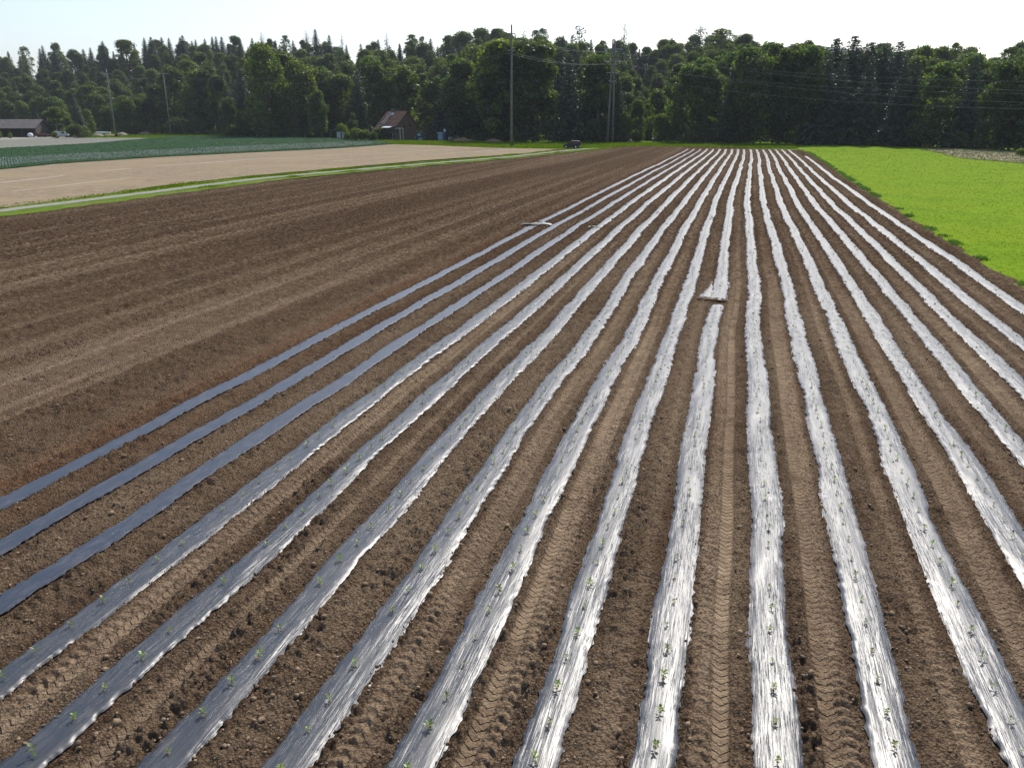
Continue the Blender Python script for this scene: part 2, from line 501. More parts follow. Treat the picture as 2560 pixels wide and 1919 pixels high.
# ------------------------------------------------------------------ ground and fields
def sheet(name, pts, z, mat, edge=0.35, step=3.0, seed=1, kind='structure', label=None):
    """a flat field whose border is a polygon of ground points, with an uneven edge"""
    rng = random.Random(seed)
    out = []
    n = len(pts)
    for i in range(n):
        a, b = Vector(pts[i][:2]), Vector(pts[(i + 1) % n][:2])
        k = max(1, min(60, int((b - a).length / step)))
        nn = Vector((-(b - a).y, (b - a).x)).normalized()
        for j in range(k):
            q = a + (b - a) * (j / k)
            if j: q = q + nn * rng.uniform(-edge, edge)
            out.append((q.x, q.y, z))
    me = bpy.data.meshes.new(name)
    me.from_pydata(out, [], [tuple(range(len(out)))])
    if me.polygons[0].normal.z < 0: me.flip_normals()
    o = link(name, me, mat)
    tag(o, kind=kind, label=label)
    return o

g = MB()
g.add([(-4000, -300, -0.16), (4000, -300, -0.16), (4000, 6000, -0.16), (-4000, 6000, -0.16)], [(0, 1, 2, 3)])
tag(g.build('ground', M['ground']), kind='structure')

A0 = G(0, 535); A1 = G(320, 494); A2 = G(640, 456.5); A3 = G(960, 425); A4 = G(1280, 396.5); A5 = G(1450, 379); A6 = G(1581, 365)
soil_left = [(-74, -25), (-60, 0), A0[:2], A1[:2], A2[:2], A3[:2], A4[:2], A5[:2], A6[:2]]
def edge_right(v): return 12.75 + 1.5 * float(sst(60, 190, np.array(v)))
VEND = 201.0
soil_right = [XY(edge_right(v), v) for v in (VEND + 0.5, 170, 140, 110, 90, 60, 40, 20, 0, -25)]
soil_poly = soil_left + [G(1760, 367.5)[:2]] + soil_right

STRIPS = [-13.1, -11.65, -10.2, -8.75, -7.3, -5.8, -4.4, -3.02, -1.66, -0.35, 1.07, 2.42, 3.82, 5.2, 6.6, 8.0, 9.45, 11.1]
SU = np.array(STRIPS)
CHEV = np.array([-8.02, -6.58, -3.62, -2.49, 0.39, 1.71, 4.41, 7.2, 8.72, 10.1])
CHA = np.array([0.7, 0.6, 0.35, 0.9, 1.0, 0.8, 0.65, 0.5, 0.55, 0.5])
LUG = np.array([-8.27, -3.86, -2.27, -0.9, 0.14, 1.93, 3.25, 4.64, 5.9, 7.42, 10.32])
LUGA = np.array([1.0, 1.2, 0.9, 0.35, 0.8, 1.0, 0.9, 0.9, 0.6, 0.8, 0.6])
HW = 0.285
def wig(u, v):
    return (noise(u / 4.0, v / 9.0, 3) - 0.5) * 0.20 + (noise(u / 1.2, v / 3.4, 5) - 0.5) * 0.07 + 1.35 * sst(60, 195, v)
def hwid(k, v, side):
    s = 31 + 7 * k + (3 if side > 0 else 0)
    n_ = noise(v / 2.1, v * 0 + k, s) - 0.5
    n2_ = noise(v / 0.55, v * 0 + k, s + 1) - 0.5
    n3_ = noise(v / 0.13, v * 0 + k, s + 2) - 0.5
    base = HW - 0.01 if k > 2 else HW - 0.05
    n3_ = n3_ * (1 + 1.4 * sst(14, 30, v))
    return base + n_ * 0.12 + n2_ * 0.035 + n3_ * 0.045 + (noise(v / 0.05, v * 0 + k, s + 4) - 0.5) * 0.035
def bedz(du, k=9):
    return np.where(np.asarray(k) < 3, 0.008, 0.030) * np.clip(1 - np.abs(du / 0.36) ** 2.0, 0, 1)

def soil_height(u, v):
    up = u - wig(u, v)
    idx = np.argmin(np.abs(up[:, None] - SU[None, :]), 1)
    du = up - SU[idx]
    ad = np.abs(du)
    infilm = sst(0.32, 0.25, ad)
    bedreg = sst(-14.2, -13.7, up) * sst(12.4, 12.0, up)
    ic = np.argmin(np.abs(up[:, None] - CHEV[None, :]), 1)
    cd = up - CHEV[ic]
    il = np.argmin(np.abs(up[:, None] - LUG[None, :]), 1)
    ld = up - LUG[il]
    inchev = sst(0.14, 0.10, np.abs(cd)) * (0.4 + 0.6 * CHA[ic]) * (0.65 + 0.5 * noise(v / 2.2, ic * 5.3, 58))
    inchev = np.clip(inchev, 0, 1)
    inlug = sst(0.15, 0.09, np.abs(ld)) * np.clip(LUGA[il], 0, 1)
    # loose clods
    big = (fbm(u / 0.55, v / 0.8, 11, 2) - 0.5)
    c1 = np.abs(noise(u / 0.13, v / 0.15, 21) - 0.5) * 2
    c2 = np.abs(noise(u / 0.075, v / 0.08, 22) - 0.5) * 2
    c3 = noise(u / 0.04, v / 0.045, 23) - 0.5
    rough = (0.7 + 0.9 * sst(0.35, 0.75, noise(u / 0.35, v / 2.2, 15)))
    loose = 0.055 * big + 0.050 * (0.6 - c1) * rough + 0.050 * (0.5 - c2) * rough + 0.034 * c3
    c4 = np.abs(noise(u / 0.26, v / 0.30, 24) - 0.5) * 2
    c5 = np.abs(noise(u / 0.5, v / 0.6, 25) - 0.5) * 2
    loose = loose + 0.045 * (0.5 - c4) * rough
    # left field: bands along the rows
    lw = np.maximum(0, -up - 14.2)
    bw = (noise(up / 0.9, v / 60, 41) - 0.5)
    band = sst(0.52, 0.70, noise(up / 1.1, v / 80.0, 43))
    fine = 1 - 0.65 * band
    z_left = (loose * 1.15 + 0.06 * (0.5 - c5)) * (0.8 * fine + 0.1) + 0.07 * bw - 0.04 * band
    # ridges between the tyre prints and the film
    z_bed = loose - 0.035 * inchev - 0.02 * inlug
    z_bed = z_bed * (1 - 0.86 * inchev) - 0.030 * inchev
    per = 0.18
    ph = (v / per + 3.2 * ld * ld * 10 + (il * 0.37)) % 1.0
    crescent = np.where(ph < 0.28, ph / 0.28, (1 - ph) / 0.72)
    z_bed = z_bed * (1 - 0.75 * inlug) + inlug * (0.052 * crescent - 0.040) * (0.6 + 0.8 * noise(v / 1.3, il * 3.1, 57))
    z_bed = z_bed + 0.02 * sst(0.30, 0.42, ad) * (1 - inchev) * (1 - inlug)
    z_in = bedz(du, idx) - 0.036
    z_bed = z_bed * (1 - infilm) + z_in * infilm
    line = sst(0.70, 0.80, noise(up / 0.42, v / 260.0, 44)) * sst(0.2, 0.5, noise(up / 0.4, v / 14.0, 46))
    z_left = z_left * (1 - 0.6 * line) - 0.03 * line
    dryl = 0.30 + 0.34 * band + 0.36 * line + 0.25 * (noise(up / 2.3, v / 90, 47) - 0.5)
    z = z_left * (1 - bedreg) + z_bed * bedreg
    dryb = 0.44 + 0.22 * inchev + 0.16 * inlug - 0.22 * sst(0.55, 0.3, ad) + 0.4 * (noise(up / 0.8, v / 6.0, 51) - 0.5)
    dryb = dryb - 0.25 * sst(-13.4, -11.0, -np.abs(up + 12.4) - 11.6 + 0 * up) * (up < -11.7)
    dry = dryl * (1 - bedreg) + dryb * bedreg
    rust = sst(0.75, 0.1, np.abs(up + 13.75)) * (0.5 + 0.5 * noise(up / 0.3, v / 5.0, 61))
    rust = np.maximum(rust, 0.55 * sst(0.5, 0.1, np.abs(up + 12.35)) * noise(up / 0.3, v / 4.0, 62))
    return z, dry, rust, cd, up, CHA[ic], inlug * bedreg

def build_soil():
    th = [-1.5]
    while th[-1] < 1.5:
        a = abs(th[-1])
        th.append(th[-1] + (0.0022 if a < 0.63 else min(0.05, 0.0022 + (a - 0.63) * 0.14)))
    th = np.array(th)
    rr = [4.6]
    while rr[-1] < 250:
        r = rr[-1]
        rr.append(r + r * (0.0037 if r < 16 else (0.0048 if r < 40 else 0.0065)))
    rr = np.array(rr)
    T, RR = np.meshgrid(th, rr)
    nr, ntt = T.shape
    x = (RR * np.sin(T)).ravel()
    y = (RR * np.cos(T)).ravel()
    u, v = UV(x, y)
    z, dry, rust, cd, up, cs, lug = soil_height(u, v)
    jx = x + (noise(x / 1.5, y / 1.5, 71) - 0.5) * 0.45
    jy = y + (noise(x / 1.5, y / 1.5, 72) - 0.5) * 0.45
    ins = inpoly(jx, jy, soil_poly)
    ii = np.arange(nr * ntt).reshape(nr, ntt)
    F = np.stack([ii[:-1, :-1], ii[:-1, 1:], ii[1:, 1:], ii[1:, :-1]], -1).reshape(-1, 4)
    F = F[ins[F].all(1)]
    used = np.zeros(len(x), bool)
    used[F.ravel()] = True
    remap = np.cumsum(used) - 1
    F = remap[F][:, ::-1]
    V = np.stack([x, y, z], 1)[used]
    me = np_mesh('tilled_field', V, F, smooth=True)
    rad = np.hypot(x, y)[used]
    for nm, arr in (('dry', dry[used]), ('rust', rust[used]), ('cd', np.clip(cd[used], -0.3, 0.3)), ('far', sst(18, 60, rad)), ('cs', cs[used]), ('lug', lug[used])):
        a = me.attributes.new(nm, 'FLOAT', 'POINT')
        a.data.foreach_set('value', np.ascontiguousarray(arr, np.float32))
    uvl = me.uv_layers.new(name='field')
    li = np.empty(len(me.loops), np.int32)
    me.loops.foreach_get('vertex_index', li)
    vu = up[used][li]
    vv = v[used][li]
    uvl.data.foreach_set('uv', np.stack([vu, vv], 1).astype(np.float32).ravel())
    return tag(link('tilled_field', me, M['soil']), kind='structure')
build_soil()

# ------------------------------------------------------------------ plastic mulch strips
def strip_mesh(k, v0, v1, flare0=0.0, flare1=0.0, shift0=0.0):
    vs = [v0]
    while vs[-1] < v1:
        r = max(7.0, vs[-1])
        vs.append(vs[-1] + max(0.03, r * 0.0045))
    vs = np.array(vs)
    vs[-1] = v1
    nt_ = 13
    t = np.linspace(-1, 1, nt_)
    t = np.sign(t) * np.abs(t) ** 0.85
    L_ = hwid(k, vs, -1)
    R_ = hwid(k, vs, 1)
    if flare0: L_ = L_ + flare0 * np.exp(-((vs - v0) / 2.6)) * 1.6; R_ = R_ + flare0 * 0.35 * np.exp(-((vs - v0) / 2.0))
    if flare1: L_ = L_ + flare1 * np.exp(-((v1 - vs) / 1.8)); R_ = R_ + flare1 * 0.5 * np.exp(-((v1 - vs) / 1.8))
    c = STRIPS[k] + wig(np.full_like(vs, STRIPS[k]), vs) + shift0 * np.exp(-((vs - v0) / 5.0))
    U = c[:, None] + np.where(t[None, :] < 0, t[None, :] * L_[:, None], t[None, :] * R_[:, None])
    Vv = np.repeat(vs[:, None], nt_, 1)
    du = U - c[:, None]
    z = bedz(du, k) + 0.002
    wr = 1.0 if k > 2 else 0.15
    z = z + wr * 0.020 * (noise(U / 0.16, Vv / 0.9, 81 + k) - 0.5) + wr * 0.007 * (noise(U / 0.07, Vv / 0.45, 83 + k) - 0.5)
    z = z + 0.012
    if flare0 or flare1: z = z + 0.045 * sst(0.35, 0.45, np.abs(du))
    ef = 1 - np.abs(t)[None, :] ** 12
    z = z * ef + (1 - ef) * 0.010
    # ragged tucked-in ends
    e = noise(U / 0.08, U * 0, 90 + k) * 0.10
    Vv[0] += e[0]; Vv[-1] -= e[-1]
    X, Y = XY(U, Vv)
    P = np.stack([X, Y, z], -1).reshape(-1, 3)
    n = len(vs)
    ii = np.arange(n * nt_).reshape(n, nt_)
    F = np.stack([ii[:-1, :-1], ii[:-1, 1:], ii[1:, 1:], ii[1:, :-1]], -1).reshape(-1, 4)
    me = np_mesh('mulch_strip', P, F, smooth=True)
    uvl = me.uv_layers.new(name='field')
    li = np.empty(len(me.loops), np.int32)
    me.loops.foreach_get('vertex_index', li)
    uvl.data.foreach_set('uv', np.stack([(U + k * 3.1).ravel()[li], Vv.ravel()[li]], 1).astype(np.float32).ravel())
    return me
ORD = ['leftmost', 'second', 'third', 'fourth', 'fifth', 'sixth', 'seventh', 'eighth', 'ninth', 'tenth', 'eleventh', 'twelfth',
       'thirteenth', 'fourteenth', 'fifteenth', 'sixteenth', 'second from the meadow', 'rightmost']
def strip(k, v0, v1, label, **kw):
    o = link('mulch_strip', strip_mesh(k, v0, v1, **kw), M['film_smooth'] if k < 3 else M['film'])
    return tag(o, label, 'mulch film', 'plastic mulch strips laid along the tilled field')
vb1 = UV(*G(1330, 568)[:2])[1]
vb10 = UV(*G(1795, 748)[:2])[1]
vb17 = UV(*G(2232, 580)[:2])[1]
strip(0, 5, vb1, 'dark blue unplanted plastic strip nearest the open soil, near piece up to its loose end', flare1=0.12)
strip(0, vb1 - 0.5, VEND, 'thin pale far piece of the leftmost plastic strip, beyond the loose film end')
strip(1, 4, VEND, 'smooth dark blue plastic strip without seedlings, second from the open soil')
strip(2, 3, VEND, 'smooth dark plastic strip without seedlings, third from the open soil, beside the first planted strip')
for k in range(3, 9):
    strip(k, 3, VEND, {3: 'leftmost planted strip of wrinkled grey plastic, beside the three bare strips',
                       4: 'second planted grey plastic strip from the left, between rows of round lug prints',
                       5: 'third planted grey plastic strip from the left, right of a thin herringbone tyre print',
                       6: 'fourth planted grey plastic strip from the left, left of the big block tyre prints',
                       7: 'fifth planted silvery plastic strip, right of the big block tyre prints',
                       8: 'sixth planted plastic strip, next one left of the strip with the wide break'}[k])
strip(9, 3, vb10 - 1.1, 'near piece of the broken white plastic strip, ending at the soil mound', )
strip(9, vb10, VEND, 'far piece of the broken plastic strip, its near end flared wide', flare0=0.36)
strip(10, 3, VEND, 'nearly vertical bright plastic strip, first to the right of the strip with the break')
strip(11, 3, VEND, 'bright plastic strip second to the right of the strip with the break')
strip(12, 4, VEND, 'bright strip third right of the broken one, leaving at the lower right corner')
strip(13, 5, VEND, 'bright plastic strip fifth from the meadow')
strip(14, 8, VEND, 'bright plastic strip fourth from the meadow')
strip(15, 8, VEND, 'bright plastic strip third from the meadow')
strip(16, 8, vb17, 'near piece of the plastic strip second from the meadow', flare1=0.1)
strip(16, vb17 - 0.3, VEND, 'far piece of the plastic strip second from the meadow, overlapping at the joint', flare0=0.1, shift0=-0.1)
strip(17, 10, 168, 'white plastic strip closest to the green meadow, ending short of the others')

# loose ends of film and the mound at the break
def patch(name, cu, cv, lu, lv, amp, mat, label, cat, seed, rot=0.0, z0=0.05):
    n, m_ = 16, 9
    a = np.linspace(-1, 1, n)[:, None] + np.zeros((1, m_))
    b = np.linspace(-1, 1, m_)[None, :] + np.zeros((n, 1))
    uu = a * lu + noise(b * 2 + 5, a * 2, seed) * lu * 0.25
    vv = b * lv + noise(a * 3 + 9, b, seed + 1) * lv * 0.9
    ur = uu * math.cos(rot) - vv * math.sin(rot) + cu
    vr = uu * math.sin(rot) + vv * math.cos(rot) + cv
    z = z0 + amp * noise(a * 2.6 + 7, b * 1.7 + seed, seed + 2) * (1 - np.abs(a) ** 4)
    X, Y = XY(ur, vr)
    ii = np.arange(n * m_).reshape(n, m_)
    F = np.stack([ii[:-1, :-1], ii[1:, :-1], ii[1:, 1:], ii[:-1, 1:]], -1).reshape(-1, 4)
    me = np_mesh(name, np.stack([X, Y, z], -1).reshape(-1, 3), F, smooth=True)
    uvl = me.uv_layers.new(name='field')
    li = np.empty(len(me.loops), np.int32)
    me.loops.foreach_get('vertex_index', li)
    uvl.data.foreach_set('uv', np.stack([ur.ravel()[li] * 2, vr.ravel()[li]], 1).astype(np.float32).ravel())
    return tag(link(name, me, mat), label, cat)
u1, v1_ = UV(*G(1333, 563)[:2])
patch('film_scrap', u1 + 0.15, v1_, 1.0, 0.35, 0.16, M['film'], 'loose rumpled film end lifted off the leftmost strip', 'plastic film', 5, 0.1)
u2, v2_ = UV(*G(1797, 754)[:2])
patch('film_scrap', u2, v2_, 0.09, 0.12, 0.08, M['film'], 'small crumpled scrap of film on the soil mound at the strip break', 'plastic film', 9)
u3, v3_ = UV(*G(1775, 751)[:2])
patch('soil_mound', u3, v3_, 0.62, 0.12, 0.08, M['clod'], 'low mound of soil across the break of the white plastic strip', 'soil mound', 15, 0.0, 0.03)
u4, v4_ = UV(*G(1481, 571)[:2])
patch('film_scrap', u4, v4_, 0.5, 0.10, 0.14, M['film'], 'loose flap of film at the right edge of the leftmost planted strip', 'plastic film', 19, 0.5)

# ------------------------------------------------------------------ clods and stones (stuff)
ICO_V, ICO_F = None, None
def ico():
    t = (1 + 5 ** 0.5) / 2
    v = np.array([(-1, t, 0), (1, t, 0), (-1, -t, 0), (1, -t, 0), (0, -1, t), (0, 1, t), (0, -1, -t), (0, 1, -t), (t, 0, -1), (t, 0, 1), (-t, 0, -1), (-t, 0, 1)], float)
    v /= np.linalg.norm(v[0])
    f = np.array([(0, 11, 5), (0, 5, 1), (0, 1, 7), (0, 7, 10), (0, 10, 11), (1, 5, 9), (5, 11, 4), (11, 10, 2), (10, 7, 6), (7, 1, 8), (3, 9, 4), (3, 4, 2), (3, 2, 6), (3, 6, 8), (3, 8, 9), (4, 9, 5), (2, 4, 11), (6, 2, 10), (8, 6, 7), (9, 8, 1)])
    return v, f
ICO_V, ICO_F = ico()
def lumps(name, P, rad, mat, rng, label=None, flat=0.7):
    n = len(P)
    sc_ = rad[:, None, None] * (1 + 0.75 * (rng.random((n, 12, 1)) - 0.5)) * np.stack([1 + 0.5 * (rng.random(n) - 0.5), 1 + 0.5 * (rng.random(n) - 0.5), np.full(n, flat)], -1)[:, None, :]
    V = ICO_V[None] * sc_
    a = rng.random(n) * 6.28
    ca, sa = np.cos(a)[:, None], np.sin(a)[:, None]
    V = np.stack([V[..., 0] * ca - V[..., 1] * sa, V[..., 0] * sa + V[..., 1] * ca, V[..., 2]], -1)
    V = V + P[:, None, :]
    F = ICO_F[None] + (np.arange(n) * 12)[:, None, None]
    me = np_mesh(name, V.reshape(-1, 3), F.reshape(-1, 3), smooth=True)
    return tag(link(name, me, mat), label, kind='stuff')
rng = np.random.default_rng(4)
def rand_ground(n, r0, r1, p=1.0):
    """more points near the camera; spread over the view and a margin"""
    r = np.exp(rng.uniform(math.log(r0), math.log(r1), n))
    a = rng.uniform(-0.66, 0.66, n)
    return r * np.sin(a), r * np.cos(a), r
# in the gaps
x, y, r = rand_ground(11000, 6.0, 45)
u, v = UV(x, y)
up = u - wig(u, v)
ad = np.abs(up[:, None] - SU[None, :]).min(1)
ac = np.abs(up[:, None] - CHEV[None, :]).min(1)
al = np.abs(up[:, None] - LUG[None, :]).min(1)
ok = (ad > 0.33) & (ac > 0.16) & (up < 12.6) & (al > 0.1)
rad = 0.008 + 0.036 * rng.random(len(x)) ** 6 + 0.008 * rng.random(len(x))
rad = np.maximum(rad, 0.0009 * r)
z, *_ = soil_height(u, v)
lumps('soil_clods', np.stack([x, y, z + rad * 0.3], 1)[ok], rad[ok], M['clod'], rng)
ok2 = ok & (rng.random(len(x)) < 0.05)
lumps('pebbles', np.stack([x + 0.05, y, z + rad * 0.35], 1)[ok2], rad[ok2] * 0.55, M['stone'], rng)
# along the film borders and on the film
n = 9000
kk = rng.integers(0, 18, n)
vv = np.exp(rng.uniform(math.log(5.5), math.log(70), n))
side = rng.choice([-1, 1], n)
c = SU[kk]
off = side * (0.315 - np.abs(rng.normal(0, 0.035, n)) * (rng.random(n) < 0.8) - (rng.random(n) < 0.05) * rng.random(n) * 0.28 + 0.01)
uu = c + wig(c, vv) + off
x, y = XY(uu, vv)
an = np.arctan2(x, y)
okk = np.abs(an) < 0.66
rad = 0.006 + 0.018 * rng.random(n) ** 3
rad = np.maximum(rad, 0.0009 * vv)
zz = bedz(off, kk) + 0.012
lumps('clods_on_film', np.stack([x, y, zz + rad * 0.35], 1)[okk], rad[okk], M['clod'], rng)

# ------------------------------------------------------------------ seedlings
def seedling_arrays(rng, nleaf=8, h=0.11, L=0.07):
    V, F = [], []
    def quad_leaf(o, az, el, l, w):
        d = np.array([math.cos(az) * math.cos(el), math.sin(az) * math.cos(el), math.sin(el)])
        s_ = np.array([-math.sin(az), math.cos(az), 0])
        d2 = d + np.array([0, 0, -0.55])
        d2 /= np.linalg.norm(d2)
        m1 = o + d * l * 0.45
        tip = m1 + d2 * l * 0.6
        b = len(V)
        V.extend([o, m1 - s_ * w, m1 + np.array([0, 0, -w * 0.25]), m1 + s_ * w, tip])
        F.extend([(b, b + 1, b + 2), (b, b + 2, b + 3), (b + 1, b + 4, b + 2), (b + 2, b + 4, b + 3)])
    for i in range(3):
        a = i * 2.094
        V.append(np.array([0.004 * math.cos(a), 0.004 * math.sin(a), -0.02]))
    for i in range(3):
        a = i * 2.094
        V.append(np.array([0.003 * math.cos(a), 0.003 * math.sin(a), h * 0.9]))
    for i in range(3):
        j = (i + 1) % 3
        F.extend([(i, j, j + 3), (i, j + 3, i + 3)])
    for i in range(nleaf):
        z = h * (0.30 + 0.65 * i / nleaf)
        az = i * 2.4 + rng.uniform(-0.4, 0.4)
        el = rng.uniform(0.1, 0.5) + 0.7 * i / nleaf
        quad_leaf(np.array([0, 0, z]), az, el, L * rng.uniform(0.75, 1.15) * (1.1 - 0.3 * i / nleaf), 0.0165 * rng.uniform(0.8, 1.3))
    return np.array(V), np.array(F)
pr = random.Random(8)
SEED = []
for i in range(4):
    V, F = seedling_arrays(pr, nleaf=pr.choice([8, 9, 10]))
    b_ = len(V)
    ring_ = [[0.034 * math.cos(a_ * 1.047) * pr.uniform(0.7, 1.2), 0.034 * math.sin(a_ * 1.047) * pr.uniform(0.7, 1.2), -0.008] for a_ in range(6)]
    V = np.concatenate([V, np.array(ring_ + [[0, 0, 0.012]])])
    F2 = np.array([(b_ + a_, b_ + (a_ + 1) % 6, b_ + 6) for a_ in range(6)])
    SEED.append(np_mesh('seedling', V, np.concatenate([F, F2]), midx=[0] * len(F) + [1] * 6))
    SEED[-1].materials.append(M['seedling'])
    SEED[-1].materials.append(M['clod'])
plants = []
for k in range(3, 18):
    v = 4.5 + pr.random() * 0.6
    vend = 198 if k < 17 else 166
    while v < vend:
        if pr.random() > 0.05 and not (k == 9 and vb10 - 1.3 < v < vb10 + 0.3):
            plants.append((k, v + pr.uniform(-0.06, 0.06), pr.uniform(-0.03, 0.03)))
        v += 0.62
pk = np.array([p[0] for p in plants]); pv = np.array([p[1] for p in plants]); pj = np.array([p[2] for p in plants])
pu = SU[pk] + wig(SU[pk], pv) + pj
px_, py_ = XY(pu, pv)
pan = np.abs(np.arctan2(px_, py_))
pr_ = np.hypot(px_, py_)
vis = (pan < 0.60) & (pr_ > 6.8)
order = np.argsort(np.where(vis, pr_, 1e9))
near = order[:300]
near_set = set(near.tolist())
SLAB = {3: 'leftmost planted strip', 4: 'second planted strip from the left', 5: 'third planted strip from the left', 6: 'fourth planted strip from the left',
        7: 'silvery strip right of the block tyre prints', 8: 'strip just left of the broken strip', 9: 'near piece of the broken strip', 10: 'strip just right of the broken strip',
        11: 'second strip right of the broken strip', 12: 'third strip right of the broken strip', 13: 'strip fifth from the meadow', 14: 'strip fourth from the meadow',
        15: 'strip third from the meadow', 16: 'strip second from the meadow', 17: 'strip closest to the meadow'}
for i in near:
    k = int(pk[i])
    o = bpy.data.objects.new('seedling', pr.choice(SEED))
    C.objects.link(o)
    o.location = (px_[i], py_[i], 0.046)
    s_ = pr.uniform(0.55, 1.1)
    o.scale = (s_, s_, s_ * pr.uniform(0.9, 1.15))
    o.rotation_euler = (pr.uniform(-0.2, 0.2), pr.uniform(-0.2, 0.2), pr.uniform(0, 6.28))
    b_ = pr.uniform(0.5, 1.0)
    o.color = (b_, b_ * pr.uniform(0.9, 1.05), b_ * 0.9, 1)
    tag(o, 'young green seedling planted in the ' + SLAB[k], 'seedling', 'seedlings planted in the ' + SLAB[k])
rest = [i for i in order[300:] if pan[i] < 0.75 and (pr_[i] > 6.8 or True) and i not in near_set and px_[i] is not None]
BV, BF = seedling_arrays(random.Random(3), nleaf=5, h=0.11, L=0.075)
BF = BF[6:]
n = len(rest)
ri = np.array(rest)
s_ = rng.uniform(0.8, 1.3, n)[:, None]
a = rng.random(n) * 6.28
ca, sa = np.cos(a)[:, None], np.sin(a)[:, None]
VX = (BV[None, :, 0] * ca - BV[None, :, 1] * sa) * s_ + px_[ri][:, None]
VY = (BV[None, :, 0] * sa + BV[None, :, 1] * ca) * s_ + py_[ri][:, None]
VZ = BV[None, :, 2] * s_ + 0.046
me = np_mesh('distant_seedlings', np.stack([VX, VY, VZ], -1).reshape(-1, 3), (BF[None] + (np.arange(n) * len(BV))[:, None, None]).reshape(-1, 3))
ds_ = link('distant_seedlings', me, M['seedling'])
ds_.color = (0.55, 0.5, 0.7, 1)
tag(ds_, kind='stuff', cat='seedlings', label='far seedlings in rows on the plastic strips')

# ------------------------------------------------------------------ other fields
right_edge = [XY(edge_right(v) - 0.65, v) for v in (-25, 0, 20, 40, 60, 90, 110, 140, 170, VEND + 1)]
sheet('meadow', right_edge + [G(1985, 364)[:2], (90, 232), (150, 215), (220, 160), (200, -30)], -0.07, M['meadow'], 0.12, 2.0, 3)
hay = [G(2300, 373.6)[:2], G(2340, 380)[:2], G(2375, 389)[:2], G(2420, 397)[:2], G(2480, 401)[:2], G(2560, 408.5)[:2], G(2760, 420)[:2], G(2760, 392)[:2], G(2560, 381)[:2], G(2400, 372)[:2]]
sheet('hay_swath', hay, 0.03, M['hay'], 0.5, 2.0, 5)
P_bt = [G(981, 361), G(1074, 363), G(1180, 367.5), G(1280, 371), G(1404, 372.5), G(1450, 374.5)]
P_bb = [G(1280, 386), G(1060, 401), G(866, 418), G(640, 438), G(420, 462), G(200, 493), G(0, 520)]
cab_b = [G(981, 361), G(848, 371), G(640, 381), G(400, 393), G(139, 410), G(0, 424), G(-200, 447), G(-400, 475)]
beige = [p[:2] for p in P_bt] + [p[:2] for p in P_bb] + [(-58, 30), (-90, 10)] + [p[:2] for p in cab_b[::-1][:-1]]
sheet('seedbed_field', beige, 0.0, M['beige'], 0.25, 2.5, 7)
cab_t = [G(-400, 385), G(-200, 378), G(0, 372), G(211, 361), G(388, 346), G(434, 342.5), G(640, 340), G(854, 349), G(935, 352)]
sheet('cabbage_field', [p[:2] for p in cab_b] + [p[:2] for p in cab_t], 0.02, M['cabbage_soil'], 0.25, 3.0, 9)
sheet('net_covered_field', [G(388, 345.5)[:2], G(211, 360.5)[:2], G(0, 371.5)[:2], G(-300, 381)[:2], G(-300, 356)[:2], G(0, 351)[:2], G(90, 346)[:2], G(200, 345)[:2], G(300, 344.8)[:2]], 0.04, M['net'], 0.3, 3.0, 11)
sheet('farm_yard', [G(-300, 352)[:2], G(0, 350.5)[:2], G(90, 345.8)[:2], G(200, 344.5)[:2], G(215, 337)[:2], G(150, 333)[:2], (-260, 400), (-330, 340)], 0.0, M['yard'], 0.4, 3.0, 13)
sheet('house_yard', [G(930, 350.5)[:2], G(1000, 350.5)[:2], G(1075, 351.5)[:2], G(1170, 355)[:2], G(1170, 345)[:2], G(1000, 341)[:2], G(850, 341)[:2], G(822, 346.5)[:2]], 0.0, M['floor'], 0.3, 3.0, 14)
# pale line streaks across the seedbed
def ribbon(name, pts, w, z, mat, jit=0.15, seed=1, kind='structure', label=None):
    rng_ = random.Random(seed)
    dense = []
    for i in range(len(pts) - 1):
        a, b = Vector(pts[i][:2]), Vector(pts[i + 1][:2])
        k = max(1, int((b - a).length / 1.5))
        dense += [a + (b - a) * (j / k) for j in range(k)]
    dense.append(Vector(pts[-1][:2]))
    vs = []
    for i, p in enumerate(dense):
        d = (dense[min(i + 1, len(dense) - 1)] - dense[max(i - 1, 0)]).normalized()
        nn = Vector((-d.y, d.x))
        ww = w(i / len(dense)) if callable(w) else w
        vs.append((*(p + nn * (ww / 2 + rng_.uniform(-jit, jit))), z))
        vs.append((*(p - nn * (ww / 2 + rng_.uniform(-jit, jit))), z))
    fs = [(2 * i, 2 * i + 1, 2 * i + 3, 2 * i + 2) for i in range(len(dense) - 1)]
    me = bpy.data.meshes.new(name)
    me.from_pydata(vs, [], fs)
    if me.polygons[0].normal.z < 0: me.flip_normals()
    return tag(link(name, me, mat), kind=kind, label=label)
pathpts = [(-62, 5), (-53, 35), G(0, 527), G(320, 487), G(640, 447), G(866, 426), G(1060, 409.5), G(1280, 391), G(1433, 375), G(1494, 369), G(1530, 364), G(1565, 359), G(1600, 356)]
ribbon('footpath', pathpts, 1.6, 0.004, M['path'], 0.12, 2)
ribbon('forest_track', [G(1545, 362.5), G(1590, 357.5), (38, 262), (40, 300)], 4.2, 0.010, M['path'], 0.3, 4)
M['streak'] = ground_material('dry_pale_soil', (0.34, 0.29, 0.24), (0.44, 0.39, 0.33), None, 0.5, 4.0)
